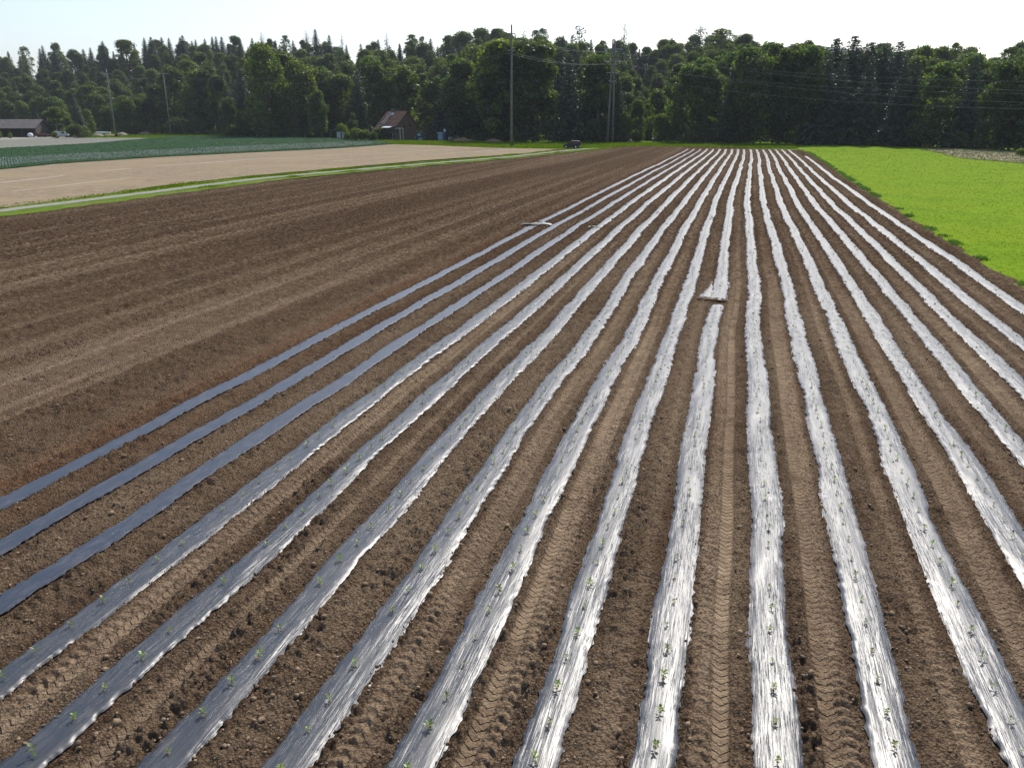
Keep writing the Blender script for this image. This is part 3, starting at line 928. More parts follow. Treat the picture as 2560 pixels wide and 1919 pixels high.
for i, (a, b, w_) in enumerate([((0, 457), (160, 439), 0.55), ((250, 428), (330, 421), 0.5), ((395, 415), (640, 398), 0.7), ((640, 398), (1145, 373), 0.6), ((30, 478), (330, 444), 0.35), ((830, 403), (885, 399), 0.4), ((1030, 366), (1080, 367.5), 0.9), ((1190, 380), (1290, 373), 0.7), ((1220, 371.5), (1260, 372.5), 1.0), ((940, 395), (1220, 377), 0.4)]):
    ribbon('dry_streak', [G(*a), G(*b)], w_, 0.006, M['streak'], w_ * 0.35, 20 + i)

# ------------------------------------------------------------------ grass (stuff)
def blades(name, X, Y, Z, H, W, mat, rng, lean=0.5, kind='stuff', nb=3, label=None):
    n = len(X)
    X = np.repeat(X, nb); Y = np.repeat(Y, nb); Z = np.repeat(Z, nb); H = np.repeat(H, nb) * rng.uniform(0.6, 1.15, n * nb); W = np.repeat(W, nb)
    n = n * nb
    X = X + rng.normal(0, 1, n) * W * 0.8
    Y = Y + rng.normal(0, 1, n) * W * 0.8
    a = rng.random(n) * 6.28
    l = rng.random(n) * lean
    b = a + rng.normal(0, 1.2, n)
    v0 = np.stack([X - np.cos(a) * W / 2, Y - np.sin(a) * W / 2, Z], -1)
    v1 = np.stack([X + np.cos(a) * W / 2, Y + np.sin(a) * W / 2, Z], -1)
    v2 = np.stack([X + np.cos(b) * H * l, Y + np.sin(b) * H * l, Z + H], -1)
    V = np.stack([v0, v1, v2], 1).reshape(-1, 3)
    me = np_mesh(name, V, np.arange(3 * n).reshape(-1, 3))
    return tag(link(name, me, mat), label, kind=kind)
# meadow turf
n = 40000
r = np.exp(rng.uniform(math.log(26), math.log(215), n))
a = rng.uniform(0.20, 0.72, n)
x, y = r * np.sin(a), r * np.cos(a)
u, v = UV(x, y)
mok = (u > 12.6 + 1.5 * sst(60, 190, v)) & ~inpoly(x, y, [tuple(p) for p in hay])
x, y, r = x[mok], y[mok], r[mok]
sz = 0.015 + r * 0.00026
o = blades('meadow_grass', x, y, np.full(len(x), -0.07), sz * rng.uniform(0.9, 1.6, len(x)), sz * 1.3, M['grass'], rng, 1.2)
o.color = (1, 1, 1, 1)
# hay lumps
hp = np.array([tuple(p) for p in hay])
x = rng.uniform(hp[:, 0].min(), hp[:, 0].max(), 9000); y = rng.uniform(hp[:, 1].min(), hp[:, 1].max(), 9000)
k_ = inpoly(x, y, [tuple(p) for p in hay])
blades('cut_hay', x[k_], y[k_], np.full(k_.sum(), 0.02), rng.uniform(0.05, 0.22, k_.sum()), rng.uniform(0.08, 0.22, k_.sum()), M['hay'], rng, 2.0, nb=2)
# verge along the footpath
def along(pts, n, off0, off1, rng):
    P = np.array([tuple(p[:2]) for p in pts])
    seg = np.hypot(*(P[1:] - P[:-1]).T)
    cum = np.concatenate([[0], np.cumsum(seg)])
    t = rng.random(n) * cum[-1]
    i = np.clip(np.searchsorted(cum, t) - 1, 0, len(seg) - 1)
    f = (t - cum[i]) / seg[i]
    p = P[i] + (P[i + 1] - P[i]) * f[:, None]
    d = (P[i + 1] - P[i]) / seg[i][:, None]
    nn = np.stack([-d[:, 1], d[:, 0]], 1)
    o_ = rng.uniform(off0, off1, n)
    return p[:, 0] + nn[:, 0] * o_, p[:, 1] + nn[:, 1] * o_
x1, y1 = along(pathpts, 9000, 1.15, 3.6, rng)
x2, y2 = along(pathpts, 9000, -2.7, -1.05, rng)
x = np.concatenate([x1, x2]); y = np.concatenate([y1, y2])
camside = np.concatenate([np.zeros(len(x1)), np.ones(len(x2))]) > 0.5
r = np.hypot(x, y)
clump = noise(x / 2.5, y / 2.5, 91)
keep = rng.random(len(x)) < 0.35 + clump
x, y, r, clump, camside = x[keep], y[keep], r[keep], clump[keep], camside[keep]
vh = np.where(camside, 0.13 + 0.22 * np.clip((clump - 0.6) * 3, 0, 1) * sst(70, 110, r), 0.20 + 0.25 * clump ** 2)
blades('verge_grass', x, y, np.full(len(x), -0.12), vh, 0.06 + r * 0.0010, M['grass'], rng, 0.7)
ribbon('grass_verge', [Vector((*p[:2], 0)) for p in pathpts[:-2]], 7.0, -0.015, M['verge'], 0.35, 31)
# taller grass between seedbed, rows and wood
gx, gy = [], []
band = [G(935, 351.5), G(1074, 353), G(1280, 357), G(1500, 356), G(1700, 358), G(1920, 361), G(1990, 364), G(1990, 371), G(1760, 368), G(1590, 366), G(1450, 372), G(1404, 372), G(1280, 370), G(1074, 362.5), G(981, 360.5)]
bp_ = np.array([tuple(p[:2]) for p in band])
x = rng.uniform(bp_[:, 0].min(), bp_[:, 0].max(), 60000); y = rng.uniform(bp_[:, 1].min(), bp_[:, 1].max() + 25, 60000)
k_ = inpoly(x, y, [tuple(p) for p in bp_])
x, y = x[k_][:16000], y[k_][:16000]
blades('headland_grass', x, y, np.full(len(x), -0.05), rng.uniform(0.15, 0.55, len(x)), rng.uniform(0.25, 0.5, len(x)), M['grass'], rng, 0.6)
sheet('headland', [tuple(p[:2]) for p in band[:7]] + [(70, 240), (-50, 300)] + [] if False else [G(935, 349)[:2], G(1074, 350)[:2], G(1280, 352)[:2], G(1500, 352)[:2], G(1990, 356)[:2], G(1990, 370.6)[:2], G(1760, 367.2)[:2], G(1581, 364.6)[:2], G(1450, 372)[:2], G(1404, 372)[:2], G(1280, 370.5)[:2], G(1074, 362.5)[:2], G(981, 360.5)[:2]], -0.01, M['meadow'], 0.3, 3.0, 17)
# grass by the far left wood
x = rng.uniform(-190, -75, 9000); y = rng.uniform(285, 380, 9000)
pl = [tuple(G(*q)[:2]) for q in ((205, 344.5), (388, 345), (434, 342), (640, 339.5), (640, 334), (430, 331), (205, 333))]
k_ = inpoly(x, y, pl)
blades('far_grass', x[k_], y[k_], np.full(k_.sum(), -0.05), rng.uniform(0.2, 0.5, k_.sum()), rng.uniform(0.4, 0.8, k_.sum()), M['grass'], rng, 0.8)
sheet('far_pasture', pl, -0.005, M['meadow'], 0.5, 4.0, 19)
# weeds along the meadow border
vv = rng.uniform(12, 190, 5200)
uu = edge_right(0) + 1.5 * sst(60, 190, vv) + rng.normal(0.05, 0.14, len(vv))
cl = noise(vv / 0.9, vv * 0, 95) * 0.6 + noise(vv / 3.1, vv * 0, 96) * 0.4
k_ = cl > 0.56
vv, uu = vv[k_], uu[k_]
x, y = XY(uu, vv)
o = blades('border_weeds', x, y, np.full(len(x), -0.03), rng.uniform(0.05, 0.20, len(x)), 0.05 + vv * 0.0009, M['weed'], rng, 1.4, nb=4)

# ------------------------------------------------------------------ cabbages
def cabbage_arrays(rng, n=8, s=0.30):
    V, F = [], []
    for i in range(n):
        az = i * 2.4
        e = 0.15 + 0.9 * i / n
        l = s * (1.05 - 0.5 * i / n)
        w = l * 0.5
        d = np.array([math.cos(az) * math.cos(e), math.sin(az) * math.cos(e), math.sin(e)])
        sd_ = np.array([-math.sin(az), math.cos(az), 0])
        o = np.array([0, 0, 0.05])
        b = len(V)
        V += [o, o + d * l * 0.6 - sd_ * w, o + d * l, o + d * l * 0.6 + sd_ * w]
        F += [(b, b + 1, b + 2, b + 3)]
    return np.array(V), np.array(F)
CV, CF = cabbage_arrays(random.Random(1))
cabpoly = [tuple(p[:2]) for p in cab_b[:-1]] + [tuple(p[:2]) for p in cab_t[1:]]
dvec = (Vector(G(640, 381)[:2]) - Vector(G(0, 424)[:2])).normalized()
nvec = Vector((-dvec.y, dvec.x))
O_ = Vector(G(0, 424)[:2])
aa, bb = np.meshgrid(np.arange(-60, 230, 0.55), np.arange(-4, 130, 0.62))
aa = aa.ravel() + rng.uniform(-0.08, 0.08, aa.size); bb = bb.ravel() + rng.uniform(-0.05, 0.05, aa.size)
x = O_.x + dvec.x * aa + nvec.x * bb
y = O_.y + dvec.y * aa + nvec.y * bb
k_ = inpoly(x, y, cabpoly) & (np.abs(np.arctan2(x, y)) < 0.66)
x, y = x[k_], y[k_]
r = np.hypot(x, y)
far_thin = rng.random(len(x)) < np.clip((150 / r) ** 2, 0.12, 1)
x, y, r = x[far_thin], y[far_thin], r[far_thin]
# pale band (headed cabbages) and dark band
split = [tuple(G(*q)[:2]) for q in ((-300, 470), (-300, 425), (0, 396), (320, 380), (640, 364.5), (860, 357), (960, 357), (900, 365), (848, 368), (640, 377.5), (139, 404), (0, 417))]
pale = inpoly(x, y, split)
order = np.argsort(r)
ind = order[:300]
CM = {}
for nm in ('cabbage', 'kale'):
    CM[nm] = np_mesh('cabbage', CV, CF)
    CM[nm].materials.append(M[nm])
for i in ind:
    t_ = 'kale' if pale[i] else 'cabbage'
    o = bpy.data.objects.new('cabbage', CM[t_])
    C.objects.link(o)
    o.location = (x[i], y[i], 0.02)
    o.rotation_euler = (0, 0, pr.uniform(0, 6.28))
    q = pr.uniform(0.85, 1.25)
    o.scale = (q, q, q)
    if pale[i]: tag(o, 'pale blue-green cabbage just inside the near edge of the far left crop', 'cabbage', 'pale cabbages in the near band of the far left crop')
    else: tag(o, 'dark green cabbage on the near edge of the far left crop', 'cabbage', 'green cabbages lining the near edge of the far left crop')
mask = np.ones(len(x), bool)
mask[ind] = False
for nm, sel in (('cabbage_crop', mask & ~pale), ('pale_cabbage_crop', mask & pale)):
    xs, ys, rs = x[sel], y[sel], r[sel]
    n = len(xs)
    s_ = (rng.uniform(0.85, 1.3, n) * np.clip(rs / 150, 1, 1.9))[:, None]
    a = rng.random(n) * 6.28
    ca, sa = np.cos(a)[:, None], np.sin(a)[:, None]
    VX = (CV[None, :, 0] * ca - CV[None, :, 1] * sa) * s_ + xs[:, None]
    VY = (CV[None, :, 0] * sa + CV[None, :, 1] * ca) * s_ + ys[:, None]
    VZ = CV[None, :, 2] * s_ ** 0.5 + 0.02
    me = np_mesh(nm, np.stack([VX, VY, VZ], -1).reshape(-1, 3), (CF[None] + (np.arange(n) * len(CV))[:, None, None]).reshape(-1, 4))
    tag(link(nm, me, M['cabbage' if nm[0] == 'c' else 'kale']), kind='stuff')
    print(nm, n)

# ------------------------------------------------------------------ trees
def leaf_quads(P, N, S, rng, jitter=0.7, aspect=0.75):
    n = len(P)
    N = N + rng.normal(0, jitter, (n, 3))
    N /= np.linalg.norm(N, axis=1)[:, None] + 1e-9
    A = np.cross(N, rng.normal(0, 1, (n, 3)))
    A /= np.linalg.norm(A, axis=1)[:, None] + 1e-9
    B = np.cross(N, A)
    S = S[:, None]
    V = np.stack([P - A * S, P - B * S * aspect + A * S * 0.1, P + A * S, P + B * S * aspect], 1).reshape(-1, 3)
    return V, np.arange(4 * n).reshape(-1, 4)
def tube_np(pts, rads, n=6):
    mb = MB().tube(pts, rads, n)
    return mb
def merge(parts):
    """[(V, F4, mat)] -> V, F, mat index; triangles and n-gons are not used here"""
    Vs, Fs, Ms, off = [], [], [], 0
    for V, F, m in parts:
        Vs.append(V); Fs.append(F + off); Ms.append(np.full(len(F), m)); off += len(V)
    return np.concatenate(Vs), np.concatenate(Fs), np.concatenate(Ms)
def limb_quads(pts, rads, n=6):
    mb = MB().tube(pts, list(rads), n, caps=False)
    return np.array([tuple(p) for p in mb.v], float), np.array(mb.f)

def broadleaf(seed, H=20.0, W=11.0, base=0.10, lobes=46, per=120, leaf=0.36, top=0.62, small=1.0):
    rng = np.random.default_rng(seed)
    cz = np.array([])
    cent, rad = [], []
    while len(cent) < lobes:
        t = rng.random() ** 0.85
        z = H * (base + (1 - base) * t)
        env = math.sqrt(max(0.0, 1 - ((t - (1 - top)) / (top if t > 1 - top else (1 - top) * 1.35)) ** 2))
        Re = W / 2 * env
        a = rng.random() * 6.28
        q = rng.uniform(0.55, 0.95)
        r_ = rng.uniform(1.0, 2.35) * (W / 11.0) ** 0.6 * small
        cent.append((math.cos(a) * max(Re - r_ * 0.6, 0) * q, math.sin(a) * max(Re - r_ * 0.6, 0) * q, min(z, H - r_ * 0.8)))
        rad.append(r_)
    cent = np.array(cent); rad = np.array(rad)
    cnt = (per * (rad / rad.mean()) ** 2).astype(int)
    ncore = int(per * lobes * 0.10)
    ci = rng.integers(0, lobes, ncore)
    CP = cent[ci] * np.array([0.8, 0.8, 0.97]) + rng.normal(0, 0.35, (ncore, 3)) * rad[ci][:, None] - np.array([0, 0, 0.4])
    CVv, CFf = leaf_quads(CP, rng.normal(0, 1, (ncore, 3)), np.full(ncore, leaf * 2.0), rng, 0.3)
    idx = np.repeat(np.arange(lobes), cnt)
    n = len(idx)
    D = rng.normal(0, 1, (n, 3))
    D[:, 2] = D[:, 2] * 0.9 + 0.45
    outw = cent[idx] * np.array([1, 1, 0]); outw /= np.linalg.norm(outw, axis=1)[:, None] + 0.5
    D = D + outw * 0.7
    D /= np.linalg.norm(D, axis=1)[:, None]
    P = cent[idx] + D * rad[idx][:, None] * (0.95 - 0.35 * rng.random(n) ** 2 + 0.5 * rng.random(n) ** 5)[:, None] * np.array([1.05, 1.05, 0.95])
    V, F = leaf_quads(P, D, leaf * rng.uniform(0.55, 1.25, n), rng, 0.75)
    if small == 1.0: V, F, _ = merge([(V, F, 0), (CVv, CFf, 0)])
    # limbs
    parts = []
    trunk = limb_quads([(0, 0, -0.6), (0.1, 0, H * 0.3), (0, 0.15, H * 0.62), (0, 0, H * 0.85)], [H * 0.018, H * 0.014, H * 0.009, H * 0.003], 7)
    limbs = []
    for i in range(0, lobes, 3):
        c_ = cent[i]
        z0 = max(H * 0.15, c_[2] - math.hypot(c_[0], c_[1]) * 0.9 - 1.0)
        limbs.append(limb_quads([(0, 0, z0), (c_[0] * 0.5, c_[1] * 0.5, (z0 + c_[2]) / 2 + 0.3), tuple(c_)], [H * 0.006, H * 0.004, H * 0.0015], 4))
    return (V, F), [trunk] + limbs
def spruce(seed, H=24.0, W=6.5, base=0.06, whorls=34, droop=0.35, dens=1.0, gap=0.0, leaf=0.36):
    rng = np.random.default_rng(seed)
    Ps, Ns, Ss = [], [], []
    for k in range(whorls):
        t = min(0.995, max(0.0, (k + rng.uniform(-0.3, 0.3)) / whorls) ** 0.85)
        z = H * (base + (1 - base) * t)
        if gap and rng.random() < gap: continue
        Rr = W / 2 * (1 - t) ** 0.62 * (0.8 + 0.35 * rng.random()) + 0.12
        nb = max(4, int(9 * dens * (0.75 + 0.75 * (1 - t))))
        for b in range(nb):
            a = 6.28 * (b + rng.random()) / nb
            rl = Rr * rng.uniform(0.65, 1.12)
            m_ = max(2, int(rl / 0.36))
            zb_ = z + rng.uniform(-0.45, 0.45) * (1.15 - t)
            for j in range(m_):
                f = (j + 0.6) / m_
                pos = (math.cos(a) * rl * f, math.sin(a) * rl * f, zb_ - droop * rl * f ** 1.3 + 0.12 * rl * (f > 0.8))
                w_ = (1 - f) * 0.25 * rl + 0.10
                for s_ in (-1, 1):
                    o_ = rng.uniform(0.2, 1) * w_ * s_
                    Ps.append((pos[0] - math.sin(a) * o_, pos[1] + math.cos(a) * o_, pos[2] + rng.uniform(-0.12, 0.05)))
                    Ns.append((math.cos(a) * 0.9, math.sin(a) * 0.9, 0.6))
                    Ss.append(leaf * rng.uniform(0.7, 1.2) * (0.5 + 0.5 * (1 - t)))
    V, F = leaf_quads(np.array(Ps), np.array(Ns), np.array(Ss), rng, 0.65, 0.7)
    trunk = limb_quads([(0, 0, -0.6), (0, 0, H * 0.5), (0, 0, H * 0.97)], [H * 0.012, H * 0.008, 0.03], 6)
    return (V, F), [trunk]
def pine(seed, H=24.0, W=9.0, plates=11, base=0.45):
    """tall bare trunk with separate flat foliage plates"""
    rng = np.random.default_rng(seed)
    Ps, Ns, Ss, limbs = [], [], [], []
    for k in range(plates):
        t = k / (plates - 1)
        z = H * (base + (0.97 - base) * t)
        a = k * 2.4 + rng.uniform(-0.4, 0.4)
        rr_ = W / 2 * (1 - t * 0.75) * rng.uniform(0.45, 0.9)
        c_ = np.array([math.cos(a) * rr_ * 0.7, math.sin(a) * rr_ * 0.7, z])
        if k >= plates - 1: c_[:2] = 0
        limbs.append(limb_quads([(0, 0, z - 0.8), tuple(c_ * np.array([0.6, 0.6, 1]) - np.array([0, 0, 0.3])), tuple(c_)], [0.13, 0.09, 0.04], 4))
        n_ = int(150 * (1.2 - t * 0.6))
        D = rng.normal(0, 1, (n_, 3)) * np.array([1, 1, 0.5])
        D /= np.maximum(np.linalg.norm(D * np.array([1, 1, 1.6]), axis=1)[:, None], 0.6)
        s_ = W * 0.27 * (1.15 - t * 0.5)
        Ps.append(c_ + D * s_)
        Ns.append(np.tile([0, 0, 1.0], (n_, 1)))
        Ss.append(0.26 * rng.uniform(0.6, 1.2, n_))
    V, F = leaf_quads(np.concatenate(Ps), np.concatenate(Ns), np.concatenate(Ss), rng, 0.8)
    trunk = limb_quads([(0, 0, -0.6), (0.2, 0, H * 0.4), (-0.1, 0.1, H * 0.7), (0, 0, H * 0.95)], [H * 0.013, H * 0.010, H * 0.007, 0.05], 6)
    return (V, F), [trunk] + limbs

PROTO = {}
def register(key, made, leafmat_, H):
    (V, F), wood = made
    crown = np_mesh('crown', V, F)
    crown.materials.append(leafmat_)
    wv, wf, _ = merge([(v, f, 0) for v, f in wood])
    trunk = np_mesh('trunk', wv, wf, smooth=True)
    trunk.materials.append(M['bark'])
    jv, jf, jm = merge([(V, F, 0), (wv, wf, 1)])
    joined = np_mesh('tree', jv, jf, midx=jm)
    joined.materials.append(leafmat_)
    joined.materials.append(M['bark'])
    PROTO[key] = (crown, trunk, joined, H)
for i in range(5): register('broad%d' % i, broadleaf(10 + i, 20, [10.5, 12, 9.5, 11.5, 13][i], 0.04, 44 + 3 * i, 170, 0.31, 0.74), M['leaf'], 20)
for i in range(3): register('tall%d' % i, broadleaf(40 + i, 24, [9.5, 11, 9][i], 0.08, 36, 190, 0.33, 0.5), M['leaf'], 24)
for i in range(2): register('airy%d' % i, broadleaf(50 + i, 22, [8, 7][i], 0.15, 80, 34, 0.24, 0.78, small=0.6), M['leaf'], 22)
for i in range(4): register('spruce%d' % i, spruce(60 + i, 24, [11, 12, 9.5, 10.5][i], 0.05, 56 + 2 * i), M['needle'], 24)
register('larch0', spruce(70, 26, 13, 0.25, 26, 0.55, 0.7, 0.05, 0.26), M['needle'], 26)
register('larch1', spruce(71, 24, 9.0, 0.2, 26, 0.3, 0.6, 0.08, 0.26), M['needle'], 24)
register('pine0', pine(80, 24, 9.0, 12, 0.5), M['needle'], 24)
register('pine1', pine(81, 22, 7.5, 9, 0.4), M['needle'], 22)
for i in range(3): register('bush%d' % i, broadleaf(90 + i, 4.0, 5.0, 0.02, 26, 90, 0.17, 0.6), M['leaf'], 4)

def tree(key, x, y, z, H, label, cat, group=None, name=None, parts=True, wid=1.0, col=(1, 1, 1), rz=None):
    crown, trunk, joined, H0 = PROTO[key]
    s_ = H / H0
    rz = pr.uniform(0, 6.28) if rz is None else rz
    nm = name or {'b': 'broadleaf_tree', 't': 'broadleaf_tree', 'a': 'broadleaf_tree', 's': 'spruce_tree', 'l': 'larch_tree', 'p': 'pine_tree'}[key[0]]
    if parts:
        e = empty(nm, (x, y, z), rz, (s_ * wid, s_ * wid, s_))
        for n_, me_ in (('crown', crown), ('trunk', trunk)):
            o = bpy.data.objects.new(n_, me_)
            C.objects.link(o)
            o.parent = e
            o.color = (*col, 1)
        tag(e, label, cat, group)
        return e
    o = bpy.data.objects.new(nm, joined)
    C.objects.link(o)
    o.location = (x, y, z)
    o.rotation_euler = (0, 0, rz)
    o.scale = (s_ * wid, s_ * wid, s_)
    o.color = (*col, 1)
    return tag(o, label, cat, group)

XF = np.array([-700, -300, 0, 200, 400, 560, 640, 850, 960, 1100, 1280, 1450, 1545, 1570, 1600, 1640, 1680, 1705, 1990, 2200, 2400, 2560, 2800, 3200.])
DF = np.array([415, 405, 392, 398, 388, 356, 337, 324, 314, 292, 256, 246, 250, 262, 285, 285, 272, 240, 236, 222, 203, 188, 170, 150.])
XT = np.array([-700, 0, 100, 240, 330, 420, 500, 560, 610, 650, 700, 740, 800, 850, 900, 945, 1000, 1050, 1100, 1150, 1180, 1250, 1290, 1350, 1380, 1430, 1460, 1500, 1540, 1560, 1585, 1600, 1640, 1680, 1700, 1715, 1760, 1800, 1825, 1850, 1900, 2000, 2060, 2200, 2300, 2350, 2400, 2450, 2500, 2560, 3200])
YT = np.array([245, 248, 245, 238, 240, 192, 176, 185, 176, 116, 140, 158, 180, 178, 160, 155, 168, 190, 178, 152, 130, 107, 106, 103, 126, 128, 145, 140, 165, 205, 240, 262, 262, 245, 190, 165, 160, 164, 150, 124, 119, 116, 130, 138, 140, 150, 152, 146, 158, 152, 150])
XS = np.array([-700, 0, 200, 400, 600, 760, 900, 1000, 1080, 1150, 1250, 1300, 1400, 1500, 1600, 1700, 1800, 1900, 2000, 2100, 2200, 2300, 2360, 2420, 2480, 2560, 3200])
YS = np.array([150, 134, 118, 104, 100, 102, 116, 114, 112, 96, 86, 100, 100, 118, 114, 104, 92, 112, 122, 128, 126, 126, 122, 128, 160, 128, 130])
DEPTH = 230.0
def ztop(px, py, D): return AT(px, py, D).z
def hs(px, D):
    px = np.asarray(px, float)
    ys = (np.interp(px - 90, XS, YS) + np.interp(px, XS, YS) + np.interp(px + 90, XS, YS)) / 3
    zz = CH + (HOR - ys) / 2088.0 * (np.interp(px, XF, DF) + DEPTH)
    return np.maximum(3.0, zz - 24.0)
def pxof(x, y): return CX + 2088.6 * x / y
def terrain(x, y):
    x = np.asarray(x, float); y = np.maximum(np.asarray(y, float), 1.0)
    px = pxof(x, y)
    px = np.clip(px, -700, 3200)
    d = y - np.interp(px, XF, DF)
    valley = 1 - 0.75 * np.exp(-((px - 1625) / 70.0) ** 2) * sst(150, 0, d)
    return hs(px, 0) * sst(8, DEPTH, d) * valley * sst(900, 420, d) - 0.1
# hillside mesh (a height field behind the fields)
gx_, gy_ = np.meshgrid(np.arange(-560, 620, 10.0), np.concatenate([np.arange(150, 700, 10.0), np.arange(700, 1400, 50.0)]))
gz = terrain(gx_, gy_)
inside = pxof(gx_, gy_)
dd = gy_ - np.interp(np.clip(inside, -700, 3200), XF, DF)
gz = np.where(dd < -1.5, -1.0, gz)
ii = np.arange(gx_.size).reshape(gx_.shape)
F = np.stack([ii[:-1, :-1], ii[:-1, 1:], ii[1:, 1:], ii[1:, :-1]], -1).reshape(-1, 4)
me = np_mesh('wooded_hillside', np.stack([gx_.ravel(), gy_.ravel(), gz.ravel()], 1), F, smooth=True)
tag(link('wooded_hillside', me, M['floor']), kind='structure')
# far pale hill on the right
fx, fy = np.meshgrid(np.linspace(-400, 2200, 90), np.linspace(1900, 3200, 40))
fpx = pxof(fx, fy)
fz = 212 * np.exp(-((fpx - 2010) / 330.0) ** 2) * np.exp(-((fy - 2500) / 420.0) ** 2) * (0.9 + 0.2 * fbm(fx / 300, fy / 300, 5, 3)) + 10 * (fbm(fx / 60, fy / 60, 6, 2)) - 8
F = np.arange(fx.size).reshape(fx.shape)
F = np.stack([F[:-1, :-1], F[:-1, 1:], F[1:, 1:], F[1:, :-1]], -1).reshape(-1, 4)
tag(link('distant_hill', np_mesh('distant_hill', np.stack([fx.ravel(), fy.ravel(), fz.ravel()], 1), F, smooth=True), M['hill']), kind='structure')

ZONES = [(-1e9, 130, 'above the dark barn roof'), (130, 250, 'behind the pipe-framed yard'), (250, 345, 'behind the left slim pole'),
         (345, 470, 'around the right slim pole'), (470, 600, 'above the corner shrubs'),
         (600, 720, 'around the big bright tree'), (720, 860, 'above the white shed'), (860, 960, 'above the hedge by the house'),
         (960, 1060, 'directly above the brick house'), (1060, 1200, 'above the blue containers'), (1200, 1330, 'around the tall single pole'),
         (1330, 1470, 'above the parked dark car'), (1470, 1570, 'around the twin poles'), (1570, 1700, 'over the gap in the wood'),
         (1700, 1800, 'right of the wood gap'), (1800, 1930, 'above the ends of the strips'), (1930, 2060, 'above the meadow corner'),
         (2060, 2300, 'above the meadow middle'), (2300, 2450, 'above the hay swath start'), (2450, 1e9, 'above the hay at far right')]
def zone(px):
    for a, b, t in ZONES:
        if a <= px < b: return t
def greens(key, tier):
    if key[0] in 'slp':
        b = pr.uniform(0.75, 1.25)
        return (b, b * pr.uniform(0.95, 1.1), b * pr.uniform(0.9, 1.2))
    b = pr.uniform(0.62, 1.15)
    y_ = pr.random()
    return (b * (0.85 + 0.35 * y_ ** 2), b * (0.95 + 0.12 * y_), b * pr.uniform(0.75, 1.2))
NT = 7
FRONT = []
count = {}
for tier in range(NT):
    f = tier / (NT - 1)
    px = -90.0
    while px < 2650:
        D0 = float(np.interp(px, XF, DF))
        D = D0 + DEPTH * f + pr.uniform(-4, 4) + 4
        step_m = 6.8 if tier == 0 else (8.2 if tier == NT - 1 else 9.6)
        pj = px + pr.uniform(-14, 14)
        yt = float(np.interp(pj, XT, YT)) * (1 - f) + float(np.interp(pj, XS, YS)) * f
        yt += pr.gauss(0, 6) + (-3 if f > 0.8 else 2)
        P = AT(pj, yt, D)
        zb = float(terrain(P.x, P.y))
        H = P.z - zb
        H = min(max(H, 7.5), 31)
        # the kinds, as the photograph shows them
        pc = 0.08
        if pj < 1000: pc = 0.12 + 0.55 * f
        elif pj < 1270: pc = 0.25 + 0.1 * f
        elif pj < 1500: pc = 0.5 if f > 0.2 else (0.75 if 1380 < pj < 1450 else 0.15)
        elif pj < 1950: pc = 0.15
        elif 2055 < pj < 2295: pc = 0.9 if f < 0.4 else 0.4
        else: pc = 0.12
        if pr.random() < pc and H > 12: key = 'spruce%d' % pr.randrange(4)
        elif H > 21: key = pr.choice(['tall0', 'tall1', 'tall2', 'broad0', 'broad3'])
        else: key = 'broad%d' % pr.randrange(5)
        if H < 24 and f < 0.2 and key[0] == 'b' and pr.random() < 0.2: key = 'tall%d' % pr.randrange(3)
        where = zone(pj)
        rowt = ['in the front row', 'behind the front row', 'low on the slope', 'on the slope', 'on the slope', 'high on the slope', 'on the skyline'][tier]
        kd = 'pointed spruce' if key[0] == 's' else ('tall tree' if key[0] == 't' else 'bushy tree')
        hero = tier == 0
        cl_ = greens(key, tier)
        wd_ = pr.uniform(0.95, 1.3)
        ad_ = ('dark ' if cl_[1] < 0.86 else ('light green ' if cl_[1] > 1.03 else '')) + ('slender ' if wd_ < 1.05 else ('wide ' if wd_ > 1.2 else ''))
        kd = ad_ + kd
        EMP = tree(key, P.x, P.y, zb, H, kd + ' ' + rowt + ', ' + where, 'tree', 'trees ' + rowt + ' ' + where, parts=hero or tier == NT - 1, wid=wd_, col=cl_)
        if tier in (0, NT - 1): FRONT.append((pj, EMP))
        count[key[0]] = count.get(key[0], 0) + 1
        px += step_m * (0.7 if 1480 < px < 1760 else 1.0) * pr.uniform(0.8, 1.2) / D * 2088.6
by = {}
for pj, e_ in sorted(FRONT, key=lambda t: t[0]): by.setdefault(e_['label'], []).append(e_)
for l_, es in by.items():
    if len(es) > 1:
        for i_, e_ in enumerate(es):
            e_['label'] = ('leftmost' if i_ == 0 else ['second', 'third', 'fourth', 'fifth', 'sixth', 'seventh', 'eighth', 'ninth', 'tenth', 'next'][min(i_ - 1, 9)]) + ' ' + l_
print('trees', count)

